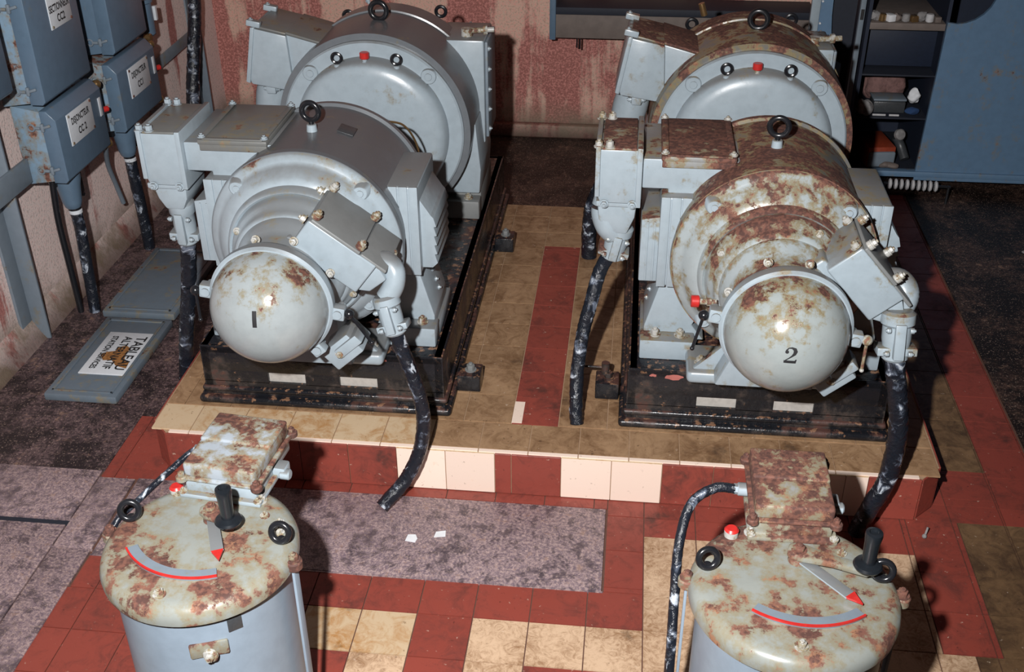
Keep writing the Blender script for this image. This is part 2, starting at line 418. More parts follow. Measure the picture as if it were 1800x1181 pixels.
# tiled floor, each tile its own island
T = .15
FX, FY = .254, -.5037
def tiles(b, x0, x1, y0, y1, mi, sx=T, sy=T, ox=FX, oy=FY, gap=.0016, z=0.):
    b.mi = mi
    kx0 = math.floor((x0-ox)/sx+1e-6); kx1 = math.ceil((x1-ox)/sx-1e-6)
    ky0 = math.floor((y0-oy)/sy+1e-6); ky1 = math.ceil((y1-oy)/sy-1e-6)
    for i in range(kx0, kx1):
        for j in range(ky0, ky1):
            a, c = max(x0, ox+i*sx), min(x1, ox+(i+1)*sx); d, e = max(y0, oy+j*sy), min(y1, oy+(j+1)*sy)
            if c-a < .006 or e-d < .006: continue
            bm = bmesh.new()
            vs = [bm.verts.new(q) for q in ((a+gap, d+gap, z), (c-gap, d+gap, z), (c-gap, e-gap, z), (a+gap, e-gap, z),
                  (a+gap, d+gap, z-.006), (c-gap, d+gap, z-.006), (c-gap, e-gap, z-.006), (a+gap, e-gap, z-.006))]
            for f in ((0, 1, 2, 3), (4, 5, 1, 0), (5, 6, 2, 1), (6, 7, 3, 2), (7, 4, 0, 3)): bm.faces.new([vs[k] for k in f])
            b.add(bm)
b = MB()
RED, TAN, CRM, TN2 = 0, 1, 2, 3
X = lambda k: FX+k*T
# border along the riser and to the right of the steel plate
tiles(b, -.85, .145, -.025, .02, RED)
tiles(b, .145, FX, -.372, .02, RED)
tiles(b, FX, 1.02, -.135, .02, RED)
tiles(b, -1.32, FX, FY, -.372, RED)
# tan fields with red inserts in front
rowA = {-6: CRM, -5: CRM, -4: RED, -3: TAN, -2: TAN, -1: TAN}
rowB = {-6: RED, -5: TAN, -4: RED, -3: TAN, -2: RED, -1: RED}
for row, y0 in ((rowA, FY-T), (rowB, FY-2*T)):
    for k in range(-11, 0): tiles(b, X(k), X(k+1), y0, y0+T, row.get(k, RED))
for k in range(-11, 0):
    tiles(b, X(k), X(k+1), FY-3*T, FY-2*T, RED if k < -9 else TAN)
    tiles(b, X(k), X(k+1), FY-5*T, FY-3*T, TAN if k % 3 else RED)
tiles(b, X(0), 1.02, FY, -.135, TAN)
tiles(b, X(0), 1.10, FY-5*T, FY, TAN)
tiles(b, 1.10, 1.46, FY-5*T, FY, TN2)
# right of the plinth
tiles(b, 1.02, 1.17, FY, .02, RED)
tiles(b, 1.17, 1.31, FY, .02, TN2)
tiles(b, 1.31, 1.46, FY, .02, TN2, oy=FY+.03)
tiles(b, 1.31, 1.46, .02, 2.4, RED)
tiles(b, 1.108, 1.31, .13, .27, RED)
tiles(b, 1.108, 1.31, .27, 1.79, TN2)
tiles(b, 1.108, 1.31, 1.79, 2.4, RED)
tiles(b, 1.02, 1.31, .02, .13, RED)
# left of the plinth
tiles(b, -1.44, -1.22, .02, .30, RED)
tiles(b, -1.44, -.85, -.028, .02, RED)
tiles(b, -1.5, -1.32, FY-5*T, FY, RED) if False else None
struct(b.build('floor', ['tred', 'ttan', 'tedge', 'ttan2'], origin=(0, 0, 0), smooth=False), 'red and tan tiled floor around the machine plinth')

# plinth with chamfered front corners
b = MB()
out = [(-1.280, .080), (-1.222, .022), (1.045, .022), (1.106, .083), (1.106, 1.79), (-1.28, 1.79)]
bm = bmesh.new()
b.prism(out, Matrix.Translation((0, 0, 0)), H-.004)
pl = struct(b.build('plinth', 'groutl', smooth=False), 'low tiled machine plinth with chamfered front corners')
b = MB()
# riser tiles (front)
cut = [(-1.222, -1.10, RED), (-1.10, -.95, RED), (-.95, -.80, RED), (-.80, -.65, RED), (-.65, -.5, RED), (-.5, -.35, CRM), (-.35, -.2, CRM), (-.2, -.15, RED), (-.15, 0, RED), (0, .15, CRM), (.15, .3, CRM),
       (.3, .45, RED), (.45, .6, RED), (.6, .68, RED), (.68, .83, CRM), (.83, .895, CRM), (.895, 1.045, RED)]
for a, c, m in cut:
    b.mi = m; b.bb(a+.001, c-.001, .016, .024, .002, H-.004, .0008, 1)
for p0, p1 in (((-1.280, .080), (-1.222, .022)), ((1.045, .022), (1.106, .083))):
    c = V(((p0[0]+p1[0])/2, (p0[1]+p1[1])/2, H/2)); b.mi = RED
    dx = V((p1[0]-p0[0], p1[1]-p0[1], 0)); b.box(c, (dx.length-.006, .008, H-.01), (0, 0, math.atan2(dx.y, dx.x)), .0008, 1)
for s_, xx in ((-1, -1.281), (1, 1.107)):
    for k in range(11): b.mi = RED; b.bb(xx-.004, xx+.004, .085+k*T, .083+(k+1)*T, .002, H-.004, .0008, 1)
# tread tiles on top
def ttop(x0, x1, y0, y1, mi, **k): tiles(b, x0, x1, y0, y1, mi, z=H, **k)
ttop(-1.215, 1.038, .020, .036, 4, ox=.05, oy=.02)
ttop(-1.275, -.40, .036, .17, CRM, ox=.05, oy=.036, sy=.134)
ttop(-.40, 1.10, .036, .17, TAN, ox=.05, oy=.036, sy=.134)
STX0, STX1 = -.166, -.02
ttop(-1.275, STX0, .17, 1.785, TAN, ox=STX0, oy=.173)
ttop(STX0, STX1, .17, 1.40, RED, ox=STX0, oy=.173-.005)
ttop(STX0, STX1, 1.40, 1.785, TAN, ox=STX0, oy=.173)
ttop(STX1, 1.10, .17, 1.785, TAN, ox=STX1, oy=.173)
b.mi = 4; b.bb(-.166, -.134, .175, .29, H-.001, H+.0012, 0)
ob = b.build('plinth', ['tred', 'ttanp', 'tedge', 'ttan2', 'tcream'], origin=(0, 0, 0), smooth=False)
# riser cream tiles use the clean pale tile
for pgn in ob.data.polygons:
    c = pgn.center
    if pgn.material_index == 2 and c.y < .03 and c.z < H-.008: pgn.material_index = 4
struct(ob, 'red and cream tiles facing the machine plinth')

# steel plates in the floor
def splate(x0, x1, y0, y1, label, mat='steel', z=.004, kind=True):
    b = MB(); b.bb(x0, x1, y0, y1, -.004, z, .0015)
    b.bb(x0-.004, x1+.004, y0-.006, y0-.001, -.004, .002, 0)
    return tag(b.build('checker_plate', mat), label, 'floor plate')
splate(-1.315, .140, -.372, -.030, 'long worn checker steel plate set in the tiles in front of the plinth step')
slab('floor_slot', -2.0, -1.42, -.262, -.232, -.06, -.003, 'void', 'dark slot between the steel floor plates at the far left')  # near-black strip painted in for the shade inside the gap
splate(-2.0, -1.445, -.232, -.004+.0, 'grimy checker plate at far left above the dark slot')
splate(-1.44, -1.325, -.352, -.035, 'narrow checker plate strip beside the left red tiles')
splate(-2.0, -1.445, -.80, -.262, 'worn checker plate in the lower left corner below the dark slot')
splate(-1.44, -1.325, -1.2, -.358, 'serrated steel strip along the red tiles at lower left')
splate(-2.0, -1.445, -1.6, -.806, 'steel plate at the lower left edge of the picture')
for i, (x0, y0, dx) in enumerate(((-.452, -.285, 0), (-.372, -.262, .0))):
    b = MB()
    pts = [(0, 0), (.03, -.004), (.034, .012), (.026, .028), (.004, .026)] if i == 0 else [(0, 0), (.034, 0), (.036, .024), (.008, .022)]
    b.prism(pts, Matrix.Translation((x0+.02, y0+.055, .0042)) @ Euler((.04, 0, .2*i)).to_matrix().to_4x4(), .0015)
    tag(b.build('paper_scrap', 'whitepaper'), ['left torn white paper scrap on the checker plate', 'right torn white paper scrap on the checker plate'][i], 'paper')

# hatch covers beside the left wall
def hatch(x0, x1, y0, y1, label):
    t = thing('floor_hatch', label, 'hatch', ((x0+x1)/2, (y0+y1)/2, 0))
    b = MB(); b.bb(x0, x1, y0, y1, .001, .03, .006); b.build('lid', 'floorlid', t)
    b = MB(); z = .034
    for a, c, d, e in ((x0+.02, x1-.02, y0+.02, y0+.03), (x0+.02, x1-.02, y1-.03, y1-.02), (x0+.02, x0+.03, y0+.02, y1-.02), (x1-.03, x1-.02, y0+.02, y1-.02)):
        b.bb(a, c, d, e, .029, z, .002)
    b.build('rim', 'floorlid', t)
    return t
h1 = hatch(-1.81, -1.55, .352, .88, 'nearer blue-grey floor hatch with the white lettered enamel plate')
h2 = hatch(-1.85, -1.56, .92, 1.47, 'farther blue-grey floor hatch without a plate, beyond the lettered one')
b = MB(); b.bb(-1.745, -1.578, .485, .765, .0295, .0345, .001)
pl = b.build('sign_plate', 'white', h1); pl['label'] = 'white enamel plate with black capitals and a rust burn'
m = frame((-1.66, .625, .0349), (0, -1, 0), (1, 0, 0))
b = MB()
for s_, off, sz in (('TABLEAU', .050, .055), ('ALTERNATIF', .0, .043), ('STATION SERVICES', -.050, .031)):
    b = MB(); b.add(text_bm(s_, sz, .0010, {.055: .98, .043: .90, .031: .83}[sz]), m @ Matrix.Translation((0, off, .0007))); b.build('lettering', 'ink', pl)
b = MB()
bm = bmesh.new(); pts = [(-.02+.0*i, 0) for i in range(1)]
rp = [(.02, -.055), (.055, -.03), (.05, 0), (.085, .03), (.10, .075), (.06, .07), (.04, .045), (-.0, .035), (-.03, .04), (-.05, .015), (-.035, -.012), (-.01, -.01), (.0, -.04)]
b.prism(rp, m @ Matrix.Translation((0, 0, .0001)), .0003)
b.build('rust_patch', 'burn', pl)

# ------------------------------------------------------------------ machine sets
AZ = .73
def eyebolt(parent, c, ax, R=.026, r=.0075, d=(0, 0, 1), neck=.022, collar='grey1'):
    """c = ring centre, ax = ring axis, d = direction of ring seen from the shank"""
    c = V(c); d = V(d).normalized()
    b = MB(); b.torus(c, R, r, ax); b.cyl(c-d*(R+neck), c-d*(R-.002), r*.95, seg=12)
    e = b.build('eye_bolt', 'blackp', parent)
    b = MB(); q = c-d*(R+neck*.35); b.cyl(q-d*neck*.75, q, R*.62, R*.55, 20, .002)
    b.build('collar', collar, e)
    return e
def bolt(parent, c, d, r=.011, h=.011, mat='grey1', name='bolt'):
    return MB().hexb(c, d, r, h).build(name, mat, parent)
def redcap(parent, a, d, mat='grey1', L=.03, r=.014):
    a = V(a); d = V(d).normalized()
    b = MB(); b.cyl(a, a+d*L, r*.5, seg=12); b.cyl(a+d*L*.3, a+d*L*.55, r*.7, seg=6)
    o = b.build('grease_fitting', mat, parent)
    MB().cyl(a+d*L, a+d*(L+.022), r, seg=20, ch=.002).build('red_cap', 'red', o)
    return o

def bedplate(X0, label, rusty):
    t = thing('bedplate', label, 'machine base', (X0, .2, H))
    b = MB()
    x0, x1 = X0-.385, X0+.385; y1 = 1.83
    b.bb(x0, x1, .205, .235, H+.01, H+.2, .006)      # front web, slots cut below
    o = b
    b2 = MB()
    # front web with two slots: built from strips
    b.bm.free(); b = MB()
    zt, z0, z1_, zb = H+.205, .268, .230, H+.004
    b.bb(x0, x1, .205, .215, z0, zt, .002)
    b.bb(x0, x1, .205, .215, zb, z1_, .0)
    sl = [(-.175, -.055), (.055, .175)]
    for a, c in ((-.385, sl[0][0]), (sl[0][1], sl[1][0]), (sl[1][1], .385)): b.bb(X0+a, X0+c, .205, .215, z1_-.002, z0+.002, 0)
    for s_ in (-1, 1):
        xa = X0+s_*.385; b.bb(min(xa, xa-s_*.03), max(xa, xa-s_*.03), .205, y1, zb, zt, .004)
    b.bb(x0, x1, y1-.03, y1, zb, zt, .004)
    b.bb(x0, x1, .205, y1, zt-.03, zt, .006)
    b.build('frame', 'base', t)
    b = MB()
    for (zc, ex, rr) in ((H+.012, .022, .017), (H+.048, .010, .012)):
        b.bb(x0-ex, x1+ex, .205-ex, y1+ex, zc-rr*.8, zc+rr*.8, rr*.75, 4)
    b.build('foot_flange', 'base', t)
    b = MB(); b.bb(x0+.05, x1-.05, .2155, .225, H+.05, H+.16, 0); b.build('web_panel', 'packing', t)
    for sx, yy in (((1, .37), (1, 1.365)) if rusty is False else ((-1, .37), (-1, 1.365), (1, .37))):
        xc = X0+sx*.445
        b = MB(); b.bb(xc-.04, xc+.035, yy-.04, yy+.04, H+.001, H+.06, .004)
        lg = b.build('lug', 'base', t)
        bolt(lg, (xc, yy, H+.06), (0, 0, 1), .014, .02, 'base' if rusty else 'cover')
    if rusty:
        b = MB(); b.cyl((X0-.55, .375, H+.095), (X0-.445, .37, H+.098), .004, seg=8)
        b.cyl((X0-.455, .37, H+.075), (X0-.455, .37, H+.115), .013, seg=12); b.build('clamp_rod', 'base', t)
    # primer patches where the black has flaked
    b = MB()
    for (px, pz, sx_, sz_) in (((-.25, .335, .035, .010), (-.31, .338, .012, .006), (.10, .3352, .008, .004)) if rusty else ((.10, .325, .014, .0055), (.2, .338, .013, .005), (.26, .332, .010, .004))):
        n = 12; pts = [(sx_*math.cos(2*PI*i/n)*random.uniform(.6, 1.1), sz_*math.sin(2*PI*i/n)*random.uniform(.6, 1.2)) for i in range(n)]
        b.prism(pts, frame((X0+px, .2052, pz), (1, 0, 0), (0, 0, 1)), .0006)
    b.build('primer_patch', 'pink', t)
    return t

def brush_box(t, o, ang, L, Wd, dep, g, gt, rusty):
    """terminal box set obliquely on the slip-ring neck; o = world point of its upper-left front corner"""
    ca, sa = math.cos(ang), math.sin(ang)
    ex = V((ca, 0, sa)); ez = V((-sa, 0, ca))           # long axis, towards the cover
    def P(a, yy, c): return V(o)+ex*a+V((0, yy, 0))+ez*c
    R3 = Matrix((ex, V((0, 1, 0)), ez)).transposed().to_4x4()
    def rb(b, a0, a1, y0, y1, c0, c1, bev=.006, seg=3): b.box(P((a0+a1)/2, (y0+y1)/2, (c0+c1)/2), (a1-a0, y1-y0, c1-c0), R3, bev, seg)
    b = MB(); rb(b, 0, L, 0, dep, 0, Wd)
    b.prism([(L*.99, 0), (L+.03, Wd*.18), (L+.045, Wd*.75), (L*.99, Wd*.97)], Matrix(((ex.x, ez.x, 0, P(0, dep*.92, 0).x), (0, 0, -1, P(0, dep*.92, 0).y), (ex.z, ez.z, 0, P(0, 0, 0).z), (0, 0, 0, 1))), dep*.84, .005)
    # saddle towards the neck
    rb(b, -.02, L*.5, .03, dep, -.05, .01, .01)
    box = b.build('brush_terminal_box', g, t)
    b = MB(); rb(b, .006, L*.74, -.004, dep+.004, Wd, Wd+.010, .003)
    cv = b.build('cover', gt, box)
    b = MB(); rb(b, L*.76, L+.03, .004, dep-.004, Wd-.006, Wd+.004, .003); b.build('end_cover', gt, box)
    for a, yy in ((.012, .012), (.012, dep-.012), (L*.70, .012), (L*.70, dep-.012)):
        q = P(a, yy, Wd+.010); e = MB(); e.cyl(q, q+ez*.012, .013, seg=16, ch=.002); e.hexb(q+ez*.012, ez, .010, .012); e.build('bolt', 'bronze', box)
    for yy in (.012, dep-.012):
        q = P(-.006, yy, Wd-.012); e = MB(); e.hexb(q, -ex, .011, .014); e.build('bolt', 'bronze', box)
    for a in (L*.35, L*.8):
        q = P(L+.03, dep*.5+ (a-L*.5)*.35, Wd*.9); MB().hexb(q, ez, .009, .012).build('bolt', 'bronze', box)
    # elbow and cable gland
    gx = P(L*.93, dep*.78, Wd*.55)
    return box, P

def gland(parent, top, bot, r0, r1, mat, name='cable_gland'):
    top = V(top); bot = V(bot); d = (bot-top); L = d.length; d.normalize()
    b = MB()
    b.lathe([(r0*.8, 0), (r0, .008), (r0, L*.25), (r0*.86, L*.3), (r0*.86, L*.55), (r1*1.25, L*.72), (r1*1.25, L*.95), (r1, L)], top, d, 24)
    g = b.build(name, mat, parent)
    side = d.cross(V((0, 1, 0))).normalized(); fr = d.cross(side).normalized()
    if fr.y > 0: fr = -fr
    b = MB()
    R3 = Matrix((side, fr, d)).transposed().to_4x4()
    b.box(top+d*L*.55+fr*r0*.86, (r0*.62, r0*.5, L*.7), R3, .003)
    for s_ in (-1, 1):
        for k in (.32, .78): b.hexb(top+d*L*k+fr*r0*.9+side*s_*r0*.55, side*s_, .008, .010, False)
    b.box(top+d*L*.78, (r0*2.3, r0*1.3, L*.16), R3, .003)
    b.build('clamp', mat, g)
    return g

def motor(X0, u, label):
    rusty = u == 2
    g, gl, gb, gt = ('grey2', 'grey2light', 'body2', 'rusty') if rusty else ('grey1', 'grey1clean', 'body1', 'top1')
    t = thing('motor', label, 'motor', (X0, .4, .358))
    ax = (0, -1, 0)
    R = .28
    # --- stator body
    b = MB(); b.lathe([(R-.012, -.205), (R+.004, -.205), (R+.006, -.222), (R-.003, -.228), (R-.003, -.592), (R+.006, -.598), (R+.006, -.615), (R-.02, -.62)], (X0, 0, AZ), ax, 96)
    b.build('stator_body', gb, t)
    # --- front end bell, stepped
    prof = [(R-.004, -.215), (R+.002, -.206), (R-.004, -.196), (R-.018, -.190), (R-.03, -.178), (.232, -.148), (.212, -.138), (.206, -.118), (.199, -.112), (.193, -.118), (.19, -.106), (.183, -.085),
            (.176, -.080), (.170, -.060), (.165, -.050), (.158, -.045), (.152, -.020), (.140, -.006), (.132, .02), (.130, .10), (.128, .12)]
    b = MB(); b.lathe(prof, (X0, 0, AZ), ax, 96); bell = b.build('front_bell', g, t)
    # bell bolts in cast bosses
    for k, a in enumerate((45, 135, 225, 315)):
        q = V((X0+.252*math.cos(math.radians(a)), .182, AZ+.252*math.sin(math.radians(a))))
        b = MB(); b.cyl(q+V((0, .03, 0)), q+V((0, -.008, 0)), .030, .022, 24, .003); b.cyl(q+V((0, -.008, 0)), q+V((0, -.012, 0)), .010, seg=16, ch=.001); b.build('bolt_boss', gl, bell)
    for a in (60, 150, 240, 330):
        q = V((X0+.181*math.cos(math.radians(a)), .085, AZ+.181*math.sin(math.radians(a)))); bolt(bell, q, ax, .009, .010, 'bronze')
    # --- rear bell
    b = MB(); b.lathe([(R+.004, -.61), (R-.004, -.625), (.24, -.66), (.16, -.70), (.10, -.72), (.07, -.80), (.07, -1.02)], (X0, 0, AZ), ax, 64); b.build('rear_bell', gb, t)
    # --- clamp ring and dome
    b = MB(); b.lathe([(.13, .095), (.150, .10), (.163, .115), (.167, .130), (.167, .150), (.160, .156), (.150, .156)], (X0, 0, AZ), ax, 96)
    ring = b.build('clamp_ring', gl, t)
    b = MB(); pr = [(.157, .148)]+[(.156*math.cos(a*PI/36), .157+.150*math.sin(a*PI/36)) for a in range(0, 18)]+[(0, .157+.150)]
    b.lathe(pr, (X0, 0, AZ), ax, 96)
    dome = b.build('dome_cover', 'dome2' if rusty else 'dome1', t)
    # painted number on the dome
    if rusty:
        bm = numeral2(.041); cx, cz = -.006, .020
    else:
        bm = bmesh.new(); vs = [bm.verts.new(q) for q in ((-.0055, -.021, 0), (.0055, -.021, 0), (.0055, .021, 0), (-.0055, .021, 0))]; bm.faces.new(vs); cx, cz = .007, .040
    bmesh.ops.triangulate(bm, faces=bm.faces[:])
    bmesh.ops.subdivide_edges(bm, edges=bm.edges[:], cuts=3, use_grid_fill=True)
    for v in bm.verts:
        px, pz = v.co.x+cx, v.co.y+cz
        if rusty and abs(v.co.y+.004) < .0009 and False: continue
        rr = .156; q = max(0., 1-(px*px+pz*pz)/rr**2)
        v.co = V((X0+px, -(.157+.150*math.sqrt(q))-.0012, AZ+pz))
    nb = MB(); nb.add(bm); n_ = nb.build('painted_number', 'ink', dome); n_['label'] = 'black painted numeral %d' % u
    # latches round the dome ring
    for k, (a, has) in enumerate(((-8, 1), (172, 1), (-52, 0))):
        ar = math.radians(a); q = V((X0+.178*math.cos(ar), -.135, AZ+.178*math.sin(ar)))
        rot = Euler((0, -ar, 0)).to_matrix().to_4x4()
        b = MB(); b.box(q, (.036, .03, .038), rot, .004); b.cyl(q+V((.0, -.02, 0)), q+V((0, .035, 0)), .012, seg=14)
        la = b.build('latch', gl, t)
        if has:
            e = q+V((math.cos(ar)*.030, -.008, 0))
            d_ = V((-.022, 0, -.10)) if rusty and a > 90 else (V((.055, -.0, -.085)) if not rusty and a < 90 else V((.0, .0, -.09)))
            b = MB(); b.sphere(e, .014); b.cyl(e, e+d_, .0042, seg=8, ch=.001); b.sphere(e+d_, .006); b.build('latch_handle', 'blackp' if not (rusty and a < 90) else 'bronze', la)
    for a in (20, 70, 110, 160, 250, 290):
        ar = math.radians(a); q = V((X0+.150*math.cos(ar), -.06, AZ+.150*math.sin(ar)))
        bolt(t, q, (math.cos(ar)*.3, -1, math.sin(ar)*.3), .009, .016, 'bronze')
    # --- pedestal under the neck
    b = MB()
    m = frame((X0, .10, 0), (1, 0, 0), (0, 0, 1))
    m2 = m.copy()
    pts = [(-.14, .395), (.14, .395), (.105, .48), (.105, .66), (-.105, .66), (-.105, .48)]
    b.prism(pts, m2 @ Matrix.Translation((0, 0, -.09)), .11, .008)
    b.bb(X0-.215, X0+.215, .135, .30, .3585, .402, .016, 4)
    for s_ in (-1, 1): b.prism([(s_*.20, .398), (s_*.11, .398), (s_*.11, .49)][::s_], m2 @ Matrix.Translation((0, 0, -.075)), .02, .002)
    ped = b.build('pedestal', gl, t)
    for s_ in (-1, 1): bolt(ped, (X0+s_*.175, .185, .402), (0, 0, 1), .014, .02, 'bronze')
    # oblique drain casing below the neck, on the right
    b = MB(); b.box((X0+.155, -.02, .535), (.105, .10, .07), (0, math.radians(-42), 0), .006)
    b.box((X0+.175, -.045, .56), (.085, .07, .03), (0, math.radians(-42), 0), .004)
    dr = b.build('drain_casing', gl, t)
    bolt(dr, (X0+.15, -.072, .535), ax, .011, .012, 'bronze')
    # --- side housings with louvres
    for s_ in (-1, 1):
        xa, xb = X0+s_*.20, X0+s_*.318
        b = MB(); b.bb(min(xa, xb), max(xa, xb), .285, .555, .60, .885, .008, 3)
        for k in range(3): b.bb(min(xb-s_*.03*k, xb-s_*(.03*k+.026)), max(xb-s_*.03*k, xb-s_*(.03*k+.026)), .281, .29, .60, .885-.0*k, .002)
        ho = b.build('side_housing', gl, t)
        b = MB()
        mm = Matrix(((1, 0, 0, 0), (0, 0, 1, .312), (0, 1, 0, 0), (0, 0, 0, 1)))
        if s_ > 0:
            pts = [(xb-.002, .612), (xb+.030, .612)]
            for k in range(5): pts += [(xb+.046, .628+k*.030), (xb+.038, .656+k*.030)]
            pts += [(xb+.030, .785), (xb-.002, .835)]
            b.prism(pts, mm, .222, .0012)
        else:
            b.prism([(xb+.002, .60), (xb-.052, .60), (xb-.052, .80), (xb+.002, .81)], mm, .222, .004)
            for k in range(2): b.bb(xb-.036+.02*k, xb-.030+.02*k, .309, .314, .605, .795, .001)
        b.build('louvre_cover' if s_ > 0 else 'side_cover', gl, ho)
        # leg and foot
        b = MB()
        mm = Matrix(((1, 0, 0, 0), (0, 0, 1, .32), (0, 1, 0, 0), (0, 0, 0, 1)))
        pts = [(X0+s_*.15, .56), (X0+s_*.30, .605), (X0+s_*.345, .44), (X0+s_*.345, .40), (X0+s_*.16, .40), (X0+s_*.20, .45)]
        b.prism(pts, mm, .215, .005)
        b.bb(X0+min(s_*.19, s_*.355), X0+max(s_*.19, s_*.355), .262, .335, .3585, .425, .006)
        b.bb(X0+min(s_*.19, s_*.355), X0+max(s_*.19, s_*.355), .335, .57, .3585, .405, .006)
        ft = b.build('foot', gl, t)
        for dx in (.235, .31): bolt(ft, (X0+s_*dx, .30, .425), (0, 0, 1), .013, .018, 'bronze')
        for dz in (.47, .5, .535): MB().hexb((X0+s_*(.344-(dz-.44)*.27), .45, dz), (s_, 0, 0), .008, .006).build('bolt', gl, ft)
    # --- terminal arm, cover, cable box
    b = MB()
    m = Matrix(((1, 0, 0, X0), (0, 0, 1, .318), (0, 1, 0, 0), (0, 0, 0, 1)))
    b.prism([(-.375, .985), (-.06, .985), (-.07, .90), (-.20, .84), (-.27, .70), (-.30, .70), (-.30, .895), (-.375, .895)], m, .285, .005)
    arm = b.build('terminal_arm', gl, t)
    b = MB(); b.bb(X0-.325, X0-.118, .300, .610, .985, 1.0, .004); b.bb(X0-.322, X0-.121, .305, .605, .965, .987, .002)
    cv = b.build('cover_plate', gt, arm)
    b = MB(); b.bb(X0-.322, X0-.305, .31, .60, 1.0, 1.006, .002); b.bb(X0-.138, X0-.121, .31, .60, 1.0, 1.006, .002); b.bb(X0-.31, X0-.13, .30, .314, 1.0, 1.005, .002); b.build('cover_rim', gt, cv)
    for dx in (-.315, -.128):
        for yy in (.315, .595): MB().hexb((X0+dx, yy, 1.004), (0, 0, 1), .009, .008).build('bolt', 'bronze' if rusty else gl, cv)
    b = MB()
    b.prism([(-.505, 1.012), (-.377, 1.012), (-.377, .885), (-.385, .845), (-.49, .845), (-.505, .88)], m @ Matrix.Translation((0, 0, -.012)), .25, .006)
    cb = b.build('cable_box', gl, t)
    b = MB(); b.bb(X0-.392, X0-.376, .300, .565, .84, 1.02, .003); b.bb(X0-.508, X0-.494, .300, .565, .87, 1.022, .003); b.build('joint_flange', gl, cb)
    b = MB(); b.bb(X0-.490, X0-.394, .305, .55, 1.010, 1.018, .003); b.build('top_cover', gt, cb)
    for yy in (.315, .54):
        for dx in (-.50, -.47):
            e = MB(); q = V((X0+dx, yy, 1.016)); e.hexb(q, (0, 0, 1), .011, .018); e.build('bolt', 'bronze' if rusty else gl, cb)
    # hopper below the cable box
    b = MB()
    pb = [(-.495, .848), (-.388, .848), (-.392, .80), (-.408, .765), (-.462, .765), (-.482, .80)] if not rusty else [(-.500, .848), (-.386, .848), (-.39, .80), (-.412, .745), (-.468, .750), (-.495, .79)]
    b.prism(pb, m @ Matrix.Translation((0, 0, .0)), .16, .008)
    b.bb(X0-.503, X0-.380, .306, .50, .838, .856, .004)
    if rusty: b.tube([(X0-.47, .37, .84), (X0-.478, .36, .80), (X0-.466, .355, .76), (X0-.445, .36, .735)], .040, 18, 6)
    for s2 in (-1, 1): b.hexb((X0-.44+s2*.04, .302, .85), (0, -1, 0), .010, .012)
    b.build('cable_socket', gl, cb)
    # --- eye bolt, nameplate, red cap
    eyebolt(t, (X0-.005, .385, 1.066), (.15, 1, 0), .026, .0082, neck=.034)
    if not rusty:
        b = MB(); a0 = math.radians(72)
        b.box((X0+.285*math.cos(a0), .43, AZ+.2795*math.sin(a0)), (.05, .06, .003), (0, PI/2-a0, 0), .001); b.build('nameplate', 'plate', t)
    else:
        redcap(t, (X0-.165, .00, .715), (-1, -.05, .02), 'bronze', .045, .0165)
    return t

